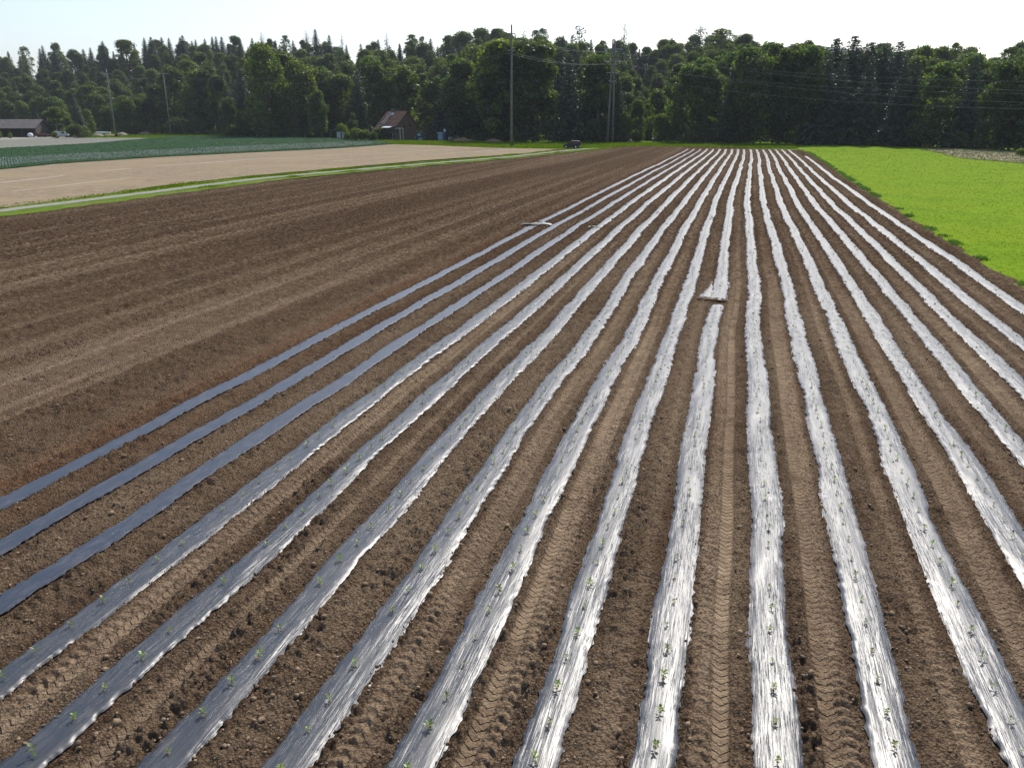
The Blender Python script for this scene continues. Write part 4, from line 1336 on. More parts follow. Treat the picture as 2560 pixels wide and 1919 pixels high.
# trees that stand out of the skyline, one by one: px, top y, distance, kind, width, label
HERO = [
 (58, 117, 505, 'airy0', 0.8, 'airy tree crown poking above the skyline over the dark barn'),
 (133, 113, 500, 'spruce0', 1.0, 'broad spruce on the skyline right of the airy crown above the barn'),
 (255, 102, 500, 'spruce1', 0.9, 'spruce on the skyline directly above the left slim power pole'),
 (311, 102, 505, 'tall1', 1.0, 'rounded treetop on the skyline between the two slim power poles'),
 (376, 92, 495, 'spruce3', 1.1, 'wide dark spruce on the skyline left of the right slim power pole'),
 (421, 94, 500, 'spruce2', 0.9, 'narrow spruce on the skyline above the right slim power pole'),
 (455, 88, 495, 'spruce0', 1.1, 'large spruce on the skyline, right of the right slim power pole'),
 (511, 96, 500, 'spruce1', 0.8, 'slim spruce on the skyline between two larger ones'),
 (553, 91, 490, 'spruce2', 1.0, 'pointed spruce on the skyline above the left half of the green crop'),
 (597, 92, 490, 'spruce3', 0.8, 'thin spruce on the skyline just left of the bright round tree'),
 (652, 79, 475, 'larch1', 1.3, 'sparse wispy tree on the skyline above the bright round tree'),
 (713, 89, 470, 'airy1', 0.8, 'thin see-through treetop on the skyline right of the wispy tree'),
 (764, 74, 455, 'larch1', 1.4, 'tall loose-branched conifer on the skyline, left one of a close pair'),
 (787, 72, 450, 'spruce2', 0.9, 'tall dark spruce on the skyline, right one of a close pair'),
 (822, 87, 450, 'spruce0', 0.9, 'dark spruce on the skyline above the small white shed'),
 (853, 80, 448, 'larch1', 0.7, 'very thin spiky conifer on the skyline above the white shed'),
 (966, 80, 445, 'larch1', 1.2, 'lone ragged conifer standing clear of the skyline above the brick house roof'),
 (998, 108, 445, 'spruce2', 0.8, 'small dark spruce on the skyline above the brick house gable'),
 (1030, 87, 440, 'airy1', 1.0, 'airy flat-topped tree on the skyline right of the brick house'),
 (1055, 92, 440, 'airy0', 0.6, 'small airy treetop on the skyline touching the flat-topped one'),
 (1076, 96, 436, 'spruce3', 1.1, 'blue-green spruce on the skyline above the blue containers'),
 (1160, 80, 425, 'broad4', 0.8, 'rounded leafy crown on the skyline, leftmost of three left of the tall single pole'),
 (1205, 72, 420, 'broad1', 0.8, 'rounded leafy crown on the skyline, middle of three left of the tall single pole'),
 (1247, 74, 415, 'broad3', 0.8, 'rounded leafy crown on the skyline touching the tall single pole'),
 (1310, 68, 410, 'larch1', 1.4, 'feathery conifer on the skyline just right of the tall single pole'),
 (1340, 76, 410, 'airy1', 0.8, 'see-through treetop on the skyline, left of a similar darker one'),
 (1357, 72, 408, 'airy0', 0.7, 'see-through darker treetop on the skyline above the parked car'),
 (1408, 88, 400, 'spruce1', 0.9, 'pointed spruce on the skyline above the parked car, left of a twin'),
 (1430, 88, 400, 'spruce0', 0.8, 'pointed spruce on the skyline above the parked car, right of a twin'),
 (1449, 66, 385, 'pine1', 0.9, 'leaning clumpy pine rising over the skyline left of the twin poles'),
 (1478, 98, 380, 'spruce3', 0.9, 'dark spruce on the skyline between the clumpy pine and the twin poles'),
 (1562, 54, 345, 'larch0', 1.0, 'tallest lone conifer with drooping branches right of the twin poles'),
 (1752, 69, 350, 'pine0', 0.85, 'layered flat-branched pine above the skyline right of the gap'),
 (1807, 73, 365, 'airy0', 1.5, 'wide see-through domed treetop on the skyline right of the layered pine'),
 (1862, 86, 370, 'broad2', 0.8, 'dark leaning treetop on the skyline above the far ends of the strips'),
 (1884, 83, 365, 'larch1', 0.8, 'thin ragged conifer on the skyline beside the pale distant hill'),
 (2095, 93, 246, 'spruce0', 1.0, 'leftmost of the five dark spruces standing above the meadow'),
 (2140, 87, 244, 'spruce1', 1.0, 'second and tallest of the five dark spruces above the meadow'),
 (2181, 103, 241, 'spruce3', 1.0, 'third and middle one of the five dark spruces above the meadow'),
 (2215, 113, 240, 'spruce2', 0.8, 'fourth and thinnest of the five dark spruces above the meadow'),
 (2254, 101, 236, 'spruce0', 0.9, 'rightmost of the five dark spruces standing above the meadow'),
 (2310, 117, 300, 'broad0', 0.8, 'leafy treetop on the skyline just right of the five spruces'),
 (2362, 119, 300, 'broad1', 0.7, 'low domed treetop on the skyline above the start of the hay swath'),
 (2392, 108, 300, 'airy1', 0.9, 'small clumpy treetop poking above the skyline over the hay swath'),
 (2445, 136, 260, 'broad4', 0.8, 'broad dark dome of leaves left of the sky notch at the far right'),
 (2535, 119, 290, 'airy0', 1.5, 'large hazy airy tree at the right edge beside the sky notch'),
 (655, 112, 322, 'broad1', 1.0, 'big bright yellow-green round tree rising from the front of the wood'),
 (742, 156, 318, 'broad3', 0.95, 'olive yellow-green tree right of the big bright round tree'),
 (1150, 160, 286, 'broad0', 0.9, 'leafy tree on the rising edge of the wood above the blue containers'),
 (1245, 106, 262, 'tall1', 1.25, 'bright-topped tall tree immediately left of the tall single pole'),
 (1345, 103, 258, 'tall0', 1.2, 'bright-topped tall tree between the single pole and the parked car'),
 (1500, 140, 250, 'tall2', 1.2, 'tree with a grey-green sunlit top behind the twin poles'),
]
for px, yt, D, key, wid, lab in HERO:
    if D > 330: D = D + (D - float(np.interp(px, XF, DF))) * 0.5
    if 'five dark spruces' in lab: wid *= 1.45
    P = AT(px, yt, D)
    zb = float(terrain(P.x, P.y))
    H = P.z - zb
    c_ = greens(key, 0)
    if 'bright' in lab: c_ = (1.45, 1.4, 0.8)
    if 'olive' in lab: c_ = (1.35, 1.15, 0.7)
    H0 = PROTO[key][3]
    w_ = wid * (min(H, 28) / H) * (1.3 if key[0] in 'sl' else (1.6 if D > 330 else 1.1))
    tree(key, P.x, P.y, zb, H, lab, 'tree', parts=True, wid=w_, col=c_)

# leaf band added to darken the bright gaps at the foot of the wood
upx = rng.uniform(-250, 2850, 30000)
ud = np.interp(upx, XF, DF) + rng.uniform(-3.5, 7, len(upx))
uh = (1.5 + 5.5 * noise(upx / 22, upx * 0, 77)) * rng.random(len(upx)) ** 0.7
gapm = (np.abs(upx - 1592) > 22) & ~((upx > 820) & (upx < 1180) & (uh > 3))
V, F = leaf_quads(np.stack([(upx - CX) / 2088.6 * ud, ud, uh], 1)[gapm], np.tile([0, -0.5, 0.6], (gapm.sum(), 1)), rng.uniform(0.25, 0.6, gapm.sum()), rng, 0.7)
o = link('added_undergrowth', np_mesh('added_undergrowth', V, F), M['leaf'])
o.color = (0.8, 0.85, 0.85, 1)
tag(o, kind='stuff')

# smaller trees and shrubs along the wood edge: px, base y, top y, kind, width, colour, label
SHRUB = [
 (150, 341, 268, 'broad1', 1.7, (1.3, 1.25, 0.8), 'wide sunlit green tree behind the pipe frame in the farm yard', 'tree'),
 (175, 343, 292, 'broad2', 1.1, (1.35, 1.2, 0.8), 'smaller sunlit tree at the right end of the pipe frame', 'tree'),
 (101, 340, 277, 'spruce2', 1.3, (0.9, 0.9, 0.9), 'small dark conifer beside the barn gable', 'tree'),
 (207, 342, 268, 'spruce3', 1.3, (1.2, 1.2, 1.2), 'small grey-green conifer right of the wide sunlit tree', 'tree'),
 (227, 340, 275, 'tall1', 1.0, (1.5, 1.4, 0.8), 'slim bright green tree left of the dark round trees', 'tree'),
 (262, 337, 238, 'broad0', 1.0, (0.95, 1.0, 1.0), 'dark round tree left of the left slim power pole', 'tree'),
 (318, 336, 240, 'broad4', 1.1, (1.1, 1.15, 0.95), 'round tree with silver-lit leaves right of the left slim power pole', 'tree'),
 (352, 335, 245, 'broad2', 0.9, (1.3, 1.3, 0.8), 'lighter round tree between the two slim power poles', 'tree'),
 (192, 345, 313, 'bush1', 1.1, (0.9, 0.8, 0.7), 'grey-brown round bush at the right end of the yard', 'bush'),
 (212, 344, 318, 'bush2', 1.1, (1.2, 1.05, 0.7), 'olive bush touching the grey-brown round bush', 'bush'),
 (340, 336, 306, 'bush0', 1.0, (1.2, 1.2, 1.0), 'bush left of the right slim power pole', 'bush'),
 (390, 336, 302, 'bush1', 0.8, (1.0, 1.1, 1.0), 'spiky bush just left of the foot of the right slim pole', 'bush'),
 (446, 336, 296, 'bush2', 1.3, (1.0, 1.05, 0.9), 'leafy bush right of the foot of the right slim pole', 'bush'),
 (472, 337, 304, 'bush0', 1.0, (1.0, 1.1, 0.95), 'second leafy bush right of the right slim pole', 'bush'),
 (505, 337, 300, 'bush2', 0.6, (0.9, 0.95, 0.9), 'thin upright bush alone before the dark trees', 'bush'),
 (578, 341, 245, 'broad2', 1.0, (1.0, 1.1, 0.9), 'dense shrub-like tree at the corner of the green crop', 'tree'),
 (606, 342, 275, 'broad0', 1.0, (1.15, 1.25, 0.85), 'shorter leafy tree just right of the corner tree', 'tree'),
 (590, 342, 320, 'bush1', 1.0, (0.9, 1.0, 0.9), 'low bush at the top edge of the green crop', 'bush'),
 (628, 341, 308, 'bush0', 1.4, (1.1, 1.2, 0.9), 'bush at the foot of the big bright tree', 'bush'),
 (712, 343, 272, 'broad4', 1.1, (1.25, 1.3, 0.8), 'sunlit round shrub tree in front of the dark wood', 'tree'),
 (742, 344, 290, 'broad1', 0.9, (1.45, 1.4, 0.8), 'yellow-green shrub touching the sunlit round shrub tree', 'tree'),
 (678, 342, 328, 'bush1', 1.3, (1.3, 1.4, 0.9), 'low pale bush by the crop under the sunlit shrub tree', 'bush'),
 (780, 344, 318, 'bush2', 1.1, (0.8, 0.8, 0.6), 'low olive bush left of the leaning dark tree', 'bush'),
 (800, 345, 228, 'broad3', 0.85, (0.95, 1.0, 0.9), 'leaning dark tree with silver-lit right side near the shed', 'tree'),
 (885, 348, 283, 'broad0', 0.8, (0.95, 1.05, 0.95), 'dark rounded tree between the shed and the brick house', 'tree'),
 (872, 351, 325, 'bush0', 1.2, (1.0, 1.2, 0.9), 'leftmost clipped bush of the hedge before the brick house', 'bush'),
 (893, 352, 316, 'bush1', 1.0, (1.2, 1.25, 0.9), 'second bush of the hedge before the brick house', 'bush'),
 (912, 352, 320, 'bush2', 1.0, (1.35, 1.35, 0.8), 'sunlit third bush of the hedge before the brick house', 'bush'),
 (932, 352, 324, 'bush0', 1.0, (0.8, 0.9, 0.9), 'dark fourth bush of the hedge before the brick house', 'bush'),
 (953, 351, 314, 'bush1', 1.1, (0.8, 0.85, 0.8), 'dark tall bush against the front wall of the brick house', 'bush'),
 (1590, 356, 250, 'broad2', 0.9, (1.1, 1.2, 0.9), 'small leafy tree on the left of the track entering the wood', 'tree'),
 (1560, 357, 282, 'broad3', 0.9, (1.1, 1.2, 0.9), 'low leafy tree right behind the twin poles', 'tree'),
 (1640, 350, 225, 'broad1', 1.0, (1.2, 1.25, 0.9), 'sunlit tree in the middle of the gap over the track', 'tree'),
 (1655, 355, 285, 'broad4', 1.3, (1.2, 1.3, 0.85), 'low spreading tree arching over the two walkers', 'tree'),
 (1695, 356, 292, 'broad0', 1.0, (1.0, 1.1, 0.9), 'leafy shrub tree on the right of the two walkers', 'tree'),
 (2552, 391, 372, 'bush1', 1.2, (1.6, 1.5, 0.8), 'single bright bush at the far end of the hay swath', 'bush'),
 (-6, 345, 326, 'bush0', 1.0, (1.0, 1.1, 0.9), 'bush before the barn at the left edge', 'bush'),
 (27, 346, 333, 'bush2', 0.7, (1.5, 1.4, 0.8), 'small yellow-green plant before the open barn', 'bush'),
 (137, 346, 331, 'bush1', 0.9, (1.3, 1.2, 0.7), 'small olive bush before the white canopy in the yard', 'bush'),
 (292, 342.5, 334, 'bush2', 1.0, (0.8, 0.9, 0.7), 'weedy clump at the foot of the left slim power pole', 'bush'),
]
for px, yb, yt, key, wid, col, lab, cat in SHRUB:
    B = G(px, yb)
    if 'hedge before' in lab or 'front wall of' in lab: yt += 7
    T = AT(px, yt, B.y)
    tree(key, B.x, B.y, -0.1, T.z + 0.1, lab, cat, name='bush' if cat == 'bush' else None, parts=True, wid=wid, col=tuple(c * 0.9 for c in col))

# ------------------------------------------------------------------ poles and wires
def insulator(mb, p, r=0.13, h=0.5):
    mb.tube([(p[0], p[1], p[2]), (p[0], p[1], p[2] + h)], [r, r * 0.8], 6)
WIREM = M['wire']
def pole(px, yb, yt, label, arms, r=0.22, twin=False, D=None):
    B = G(px, yb)
    H = AT(px, yt, B.y).z
    e = empty('power_pole', B)
    if twin:
        # two legs spread at the foot and joined towards the top
        for s_ in (-1, 1):
            m = MB().tube([(s_ * 0.75 , 0.0, -0.3), (s_ * 0.55, 0, H * 0.45), (s_ * 0.34, 0, H * 0.8), (s_ * 0.24, 0, H)], [0.32, 0.29, 0.25, 0.2], 10)
            m.build('post', M['wood_pole'], e, smooth=True)
    else:
        MB().tube([(0, 0, -0.3), (0, 0, H * 0.5), (0, 0, H)], [r * 1.25, r, r * 0.7], 10).build('post', M['pale_pole' if px < 1000 else 'wood_pole'], e, smooth=True)
    tips = []
    for (z, w, yaw) in arms:
        ca, sa = math.cos(yaw), math.sin(yaw)
        m = MB().box(-w / 2, w / 2, -0.10, 0.10, z - 0.10, z + 0.10, yaw)
        m.build('crossarm', M['steel'], e)
        for s_ in ((-1, 1) if w < 5 else (-1, 0.55, 1)):
            q = (s_ * w / 2 * 0.95 * ca, s_ * w / 2 * 0.95 * sa, z)
            m = MB()
            m.tube([(q[0], q[1], z - 0.1), (q[0], q[1], z - 0.65)], [0.10, 0.13], 6)
            m.build('insulator', M['green'], e)
            tips.append(B + Vector((q[0], q[1], z - 0.65)))
    if twin:
        MB().box(-1.1, 1.1, -0.15, 0.15, H * 0.60, H * 0.60 + 0.3).build('brace', M['steel'], e)
        MB().box(-0.75, 0.75, -0.12, 0.12, H * 0.68, H * 0.68 + 0.25).build('brace', M['steel'], e)
    tag(e, label, 'power pole', 'power poles')
    return e, B, H, tips
D1 = G(1279, 367)
H1 = AT(1277, 62, D1.y).z
_, B1, H1, t1 = pole(1279, 367, 62, 'tallest single wooden power pole by the seedbed corner', [(H1 - 2.0, 1.9, 0.25), (H1 - 5.8, 1.9, 0.25)], 0.28)
BT = G(1525, 357.5)
HT = AT(1531, 98, BT.y).z
zt = lambda y: AT(1531, y, BT.y).z
_, B2, H2, t2 = pole(1525, 357.5, 98, 'stout twin-legged power pole left of the track into the wood', [(zt(123), 5.4, 0.1), (zt(153), 5.4, 0.1), (zt(182), 3.4, 0.1)], 0.3, True)
_, B3, H3, t3 = pole(290, 338, 172, 'left one of the two slim power poles at the far left wood', [(AT(270, 185, G(290, 338).y).z, 4.6, 0.0)], 0.26)
_, B4, H4, t4 = pole(428, 338, 182, 'right one of the two slim power poles, before the left wood', [(AT(412, 184.5, G(428, 338).y).z, 5.5, 0.0)], 0.25)
def wire(a, b, sag, label, r=0.035):
    a, b = Vector(a), Vector(b)
    pts = [a.lerp(b, i / 24) - Vector((0, 0, sag * 4 * (i / 24) * (1 - i / 24))) for i in range(25)]
    o = MB().tube(pts, r, 4).build('power_line', WIREM)
    tag(o, label, 'power line', 'overhead power lines')
# the right hand span, running from the twin pole to a pole beyond the frame
ends = [(2780, 232, 150), (2780, 262, 150), (2780, 275, 150), (2780, 205, 165), (2780, 235, 165)]
E = [AT(*q) for q in ends]
tt = [t2[2], t2[5], t2[7], t2[0], t2[3]] if len(t2) > 7 else [t2[-1]] * 5
labs = ['second line down from the twin pole to the right edge', 'third line down from the twin pole to the right edge', 'lowest line from the twin pole to the right edge',
        'topmost faint line from the twin pole to the right', 'faint line between the second and third towards the right']
for q, p, l in zip(tt, E, labs): wire(q, p, 2.2, l, 0.017)
for i, (a, b) in enumerate(zip(t1, (t2[0], t2[2], t2[3], t2[5]))): wire(a, b, 1.2, ['upper left', 'upper right', 'lower left', 'lower right'][i] + ' line between the tall single pole and the twin pole', 0.018)
for i, (a, b) in enumerate(((t1[0], t4[0]), (t1[2], t4[-1]))): wire(a, b, 5.0, ['upper', 'lower'][i] + ' sagging line from the tall single pole towards the far left wood', 0.018)
for i in range(2): wire(t3[i], t4[i], 1.5, ['left', 'right'][i] + ' line between the two slim power poles', 0.018)

# ------------------------------------------------------------------ brick house
def roof_slab(mb, x0, x1, ya, za, yb, zb, th=0.22):
    mb.prism([(ya, za), (yb, zb), (yb, zb + th), (ya, za + th)], 'x', x0, x1)
HB = G(995, 351)
house = empty('brick_house', (HB.x - 0.6, HB.y + 5.0, 0), R(-38))
# local x: along the ridge towards the gable seen on the right; local -y: the front wall
L2, W2, EV, RG = 4.3, 4.4, 5.0, 8.9
w = MB()
w.prism([(-W2, 0), (W2, 0), (W2, EV), (0, RG - 0.25), (-W2, EV)], 'x', -L2, L2)
w.build('wall', M['brick'], house)
r_ = MB()
roof_slab(r_, -L2 - 0.5, L2 + 0.5, -W2 - 0.7, EV - 0.55, 0, RG)
roof_slab(r_, -L2 - 0.5, L2 + 0.5, W2 + 0.7, EV - 0.55, 0, RG)
rf = r_.build('roof', M['tile'], house)
def on_slope(mb, x0, x1, t0, t1, up=0.3, th=0.12):
    ya, za, yb, zb = -W2 - 0.7, EV - 0.55, 0, RG
    y0, z0 = ya + (yb - ya) * t0, za + (zb - za) * t0
    y1, z1 = ya + (yb - ya) * t1, za + (zb - za) * t1
    mb.prism([(y0, z0 + up - 0.08), (y1, z1 + up - 0.08), (y1, z1 + up + th), (y0, z0 + up + th)], 'x', x0, x1)
for xx in (-2.9, -1.9): 
    m = MB(); on_slope(m, xx, xx + 0.22, 0.12, 0.95, 0.26, 0.06); m.build('roof_gutter', M['offwhite'], rf)
m = MB(); on_slope(m, -1.5, -0.5, 0.72, 0.84, 0.26, 0.12); m.build('skylight', M['offwhite'], rf)
m = MB().box(-2.4, -1.4, -0.45, 0.45, RG - 0.5, RG + 0.6); ch_ = m.build('chimney', M['brick'], rf)
MB().box(-2.45, -1.35, -0.5, 0.5, RG + 0.6, RG + 0.7).build('chimney_cap', M['offwhite'], rf)
MB().box(0.5, 0.65, -0.05, 0.05, RG, RG + 0.9).build('vent_pipe', M['steel'], rf)
MB().box(-L2 - 0.5, L2 + 0.5, -W2 - 0.95, -W2 - 0.72, EV - 0.55, EV - 0.38).build('gutter', M['steel'], rf)
for (x0, x1, z0, z1) in ((-0.4, 0.7, 0.2, 2.3), (0.95, 2.05, 0.2, 2.3), (2.3, 3.3, 0.2, 2.3)):
    f = MB().box(x0, x1, -W2 - 0.06, -W2 - 0.003, z0, z1).build('french_window', M['offwhite'], house)
    MB().box(x0 + 0.12, x1 - 0.12, -W2 - 0.09, -W2 - 0.062, z0 + 0.15, z1 - 0.12).build('pane', M['glass'], f)
for (y0, z0) in ((-1.6, 3.9), (1.1, 4.1)):
    f = MB().box(L2 + 0.003, L2 + 0.05, y0, y0 + 0.8, z0, z0 + 1.0).build('window', M['barnwood'], house)
    MB().box(L2 + 0.052, L2 + 0.07, y0 + 0.1, y0 + 0.7, z0 + 0.1, z0 + 0.9).build('pane', M['glass'], f)
b_ = MB().box(-1.2, L2 + 1.1, -W2 - 2.2, -W2 - 0.01, 2.75, 2.95)
bal = b_.build('balcony', M['barnwood'], house)
m = MB()
for i in range(14): m.box(-1.2 + i * 0.5, -1.14 + i * 0.5, -W2 - 2.2, -W2 - 2.14, 2.95, 3.9)
m.box(-1.2, L2 + 1.1, -W2 - 2.22, -W2 - 2.12, 3.9, 4.0)
m.build('railing', M['barnwood'], bal)
MB().box(L2 + 0.05, L2 + 2.4, -W2 - 1.2, -W2 + 0.4, 3.72, 3.9).build('porch_roof', M['offwhite'], house)
for yy in (-1.1, 0.25):
    MB().box(L2 + 2.2, L2 + 2.35, -W2 + yy, -W2 + yy + 0.15, 0, 3.72).build('porch_post', M['offwhite'], house)
aw = MB().prism([(-W2 - 2.6, 3.95), (-W2 - 0.2, 4.45), (-W2 - 0.2, 4.55), (-W2 - 2.6, 4.05)], 'x', -0.6, 3.2)
aw.build('awning', M['white'], house)
# side wing
m = MB().prism([(-2.2, 0), (3.0, 0), (3.0, 2.6), (0.2, 4.6), (-2.2, 2.6)], 'x', -L2 - 5.2, -L2 - 0.003)
m.build('wing_wall', M['brick'], house)
m = MB()
roof_slab(m, -L2 - 5.6, -L2 - 0.55, -3.0, 2.3, 0.2, 4.85)
roof_slab(m, -L2 - 5.6, -L2 - 0.55, 3.6, 2.3, 0.2, 4.85)
m.build('wing_roof', M['tile'], house)
tag(house, 'brick house with a steep red tiled roof and white awning before the wood', 'house')

# small white shed
SB = G(851, 345)
shed = empty('garden_shed', (SB.x, SB.y + 1.2, 0), R(-12))
MB().box(-1.2, 1.2, -1.0, 1.0, 0, 2.1).build('wall', M['offwhite'], shed)
MB().box(0.35, 0.95, -1.05, -1.003, 0.05, 1.8).build('door', M['green'], shed)
MB().prism([(-1.35, 2.1), (1.35, 2.1), (1.35, 2.3), (-1.35, 2.45)], 'y', -1.2, 1.2).build('roof', M['green'], shed)
tag(shed, 'small white shed with a green door left of the hedge', 'shed')
e = tree('bush2', SB.x + 0.1, SB.y + 3.2, 0, 4.6, 'yellow-green bush showing above the roof of the white shed', 'bush', name='bush', wid=0.8, col=(1.8, 1.6, 0.7))
# carport roof beside the shed
q = G(832, 345)
cpt = empty('carport', (q.x, q.y + 3, 0), 0)
for a in (-1.3, 1.3): MB().box(a - 0.06, a + 0.06, -0.06, 0.06, 0, 2.6).build('post', M['steel'], cpt)
MB().prism([(-1.7, 2.6), (1.7, 2.9), (1.7, 2.98), (-1.7, 2.68)], 'y', -1.2, 1.2).build('roof', M['offwhite'], cpt)
tag(cpt, 'little pale roof on posts left of the white shed', 'carport')

# ------------------------------------------------------------------ things in the house yard
def place(px, yb, dy=0): 
    p = G(px, yb)
    return (p.x, p.y + dy, 0)
c = empty('cabin_container', place(1102, 351), R(-20))
MB().box(-0.95, 0.95, -0.8, 0.8, 0.1, 2.3).build('body', M['paleblue'], c)
MB().box(-1.0, -0.6, -0.84, -0.803, 0.15, 2.25).build('door', M['blue'], c)
MB().box(-1.02, 1.02, -0.88, 0.88, 2.3, 2.42).build('roof', M['offwhite'], c)
tag(c, 'pale blue toilet cabin with a darker blue door strip', 'cabin')
c = empty('cabin_container', place(1112, 350.5, 1.4), R(-20))
MB().box(-0.9, 0.9, -0.9, 0.9, 0.1, 2.6).build('body', M['blue'], c)
MB().box(-0.3, 0.2, -0.95, -0.903, 2.0, 2.5).build('vent', M['steel'], c)
tag(c, 'dark blue cabin tucked behind the pale blue one', 'cabin')
c = empty('sign_board', place(1112, 350.2, 0.2), R(-10))
MB().box(-0.04, 0.04, -0.04, 0.04, 0, 3.0).build('post', M['steel'], c)
MB().prism([(-0.3, 2.7), (0.3, 2.7), (0.3, 3.3), (0, 3.6), (-0.3, 3.35)], 'y', -0.06, -0.02).build('panel', M['white'], c)
tag(c, 'blank white board on a post above the blue cabins', 'sign')
c = empty('work_trailer', place(1045, 350, 2), R(15))
MB().box(-2.2, 1.6, -0.9, 0.9, 0.6, 2.3).build('body', M['blue'], c)
MB().box(-0.5, 0.6, -0.94, -0.903, 1.3, 2.0).build('window', M['offwhite'], c)
for xx in (-1.4, 0.8):
    for yy in (-0.95, 0.95):
        MB().tube([(xx, yy - 0.1, 0.4), (xx, yy + 0.1, 0.4)], 0.4, 12).build('wheel', M['tyre'], c)
tag(c, 'dark blue work trailer with a small pale window right of the brick house', 'trailer')
c = empty('water_tub', place(1052, 351.5), 0)
MB().tube([(0, 0, 0), (0, 0, 0.75), (0, 0, 0.76), (0, 0, 0.2)], [0.65, 0.75, 0.66, 0.55], 14).build('tub', M['paleblue'], c)
MB().tube([(0, 0, 0.55), (0, 0, 0.60)], [0.62, 0.62], 14).build('water', M['glass'], c)
tag(c, 'pale blue tub on the ground before the blue trailer', 'tub')
c = empty('garden_bench', place(1033, 350), R(10))
MB().box(-0.8, 0.8, -0.2, 0.2, 0.42, 0.48).build('seat', M['offwhite'], c)
MB().box(-0.8, 0.8, 0.18, 0.24, 0.5, 1.0).build('backrest', M['offwhite'], c)
for xx in (-0.7, 0.7): MB().box(xx - 0.04, xx + 0.04, -0.18, 0.18, 0, 0.42).build('leg', M['dark'], c)
tag(c, 'small pale bench beside the blue trailer', 'bench')
c = empty('old_tyre', place(1125, 351.5), 0)
m = MB()
ring, fs = [], []
for i in range(16):
    a = 2 * math.pi * i / 16
    for j in range(6):
        b = 2 * math.pi * j / 6
        rr_ = 0.42 + 0.15 * math.cos(b)
        ring.append((rr_ * math.cos(a), 0.15 * math.sin(b), 0.55 + rr_ * math.sin(a)))
for i in range(16):
    for j in range(6):
        fs.append((i * 6 + j, ((i + 1) % 16) * 6 + j, ((i + 1) % 16) * 6 + (j + 1) % 6, i * 6 + (j + 1) % 6))
m.add(ring, fs).build('tyre', M['offwhite'], c)
tag(c, 'pale upright tyre right of the blue cabins', 'tyre')
c = empty('woodpile', place(1138, 352, 1.5), R(5))
m_ = random.Random(2)
for row in range(4):
    for i in range(9 - row):
        xx = -1.6 + i * 0.4 + row * 0.2
        zz = 0.2 + row * 0.34
        MB().tube([(xx, -0.5, zz), (xx, 0.5, zz)], 0.18 + m_.uniform(-0.02, 0.02), 8).build('log', M['log'] if m_.random() < .5 else M['bark'], c)
tag(c, 'low pile of logs right of the upright tyre', 'woodpile')
def heap(px, yb, w_, h_, mat, lab, cat='soil heap', seed=1, name='soil_heap'):
    p = place(px, yb)
    n_ = 14
    a, b = np.meshgrid(np.linspace(-1, 1, n_), np.linspace(-1, 1, n_))
    z = h_ * np.clip(1 - (a ** 2 + b ** 2), 0, 1) ** 0.7 * (0.7 + 0.6 * noise(a * 2.5, b * 2.5, seed)) - 0.05
    ii = np.arange(n_ * n_).reshape(n_, n_)
    F = np.stack([ii[:-1, :-1], ii[:-1, 1:], ii[1:, 1:], ii[1:, :-1]], -1).reshape(-1, 4)
    me = np_mesh(name, np.stack([a * w_ / 2, b * w_ / 3, z], -1).reshape(-1, 3), F, smooth=True)
    o = link(name, me, mat, loc=p)
    return tag(o, lab, cat)
heap(1160, 354.5, 7, 1.3, M['clod'], 'dark soil heap between the log pile and the tall pole', seed=3)
heap(1235, 356.5, 6, 1.0, M['clod'], 'low soil heap left of the tall single pole', seed=4)
# covered boat-like trailer in the shade
c = empty('covered_trailer', place(1335, 354.5), R(4))
MB().prism([(-1.6, 0.75), (1.45, 0.75), (1.6, 1.05), (1.2, 1.38), (-1.2, 1.40), (-1.65, 1.1)], 'y', -0.7, 0.7).build('tarpaulin', M['paleblue'], c, bevel=0.08)
for xx in (-0.5,):
    for yy in (-0.8, 0.8): MB().tube([(xx, yy - 0.09, 0.33), (xx, yy + 0.09, 0.33)], 0.33, 12).build('wheel', M['tyre'], c)
MB().box(-1.2, 2.2, -0.06, 0.06, 0.5, 0.6).build('drawbar', M['steel'], c)
tag(c, 'low trailer under a pale tarpaulin in the shade of the wood', 'trailer')
# stake in the grass
tag(MB().tube([(0, 0, 0), (0.03, 0, 1.3)], [0.06, 0.04], 6).build('stake', M['bark'], loc=place(993, 357)), 'short dark stake at the corner of the seedbed', 'stake')

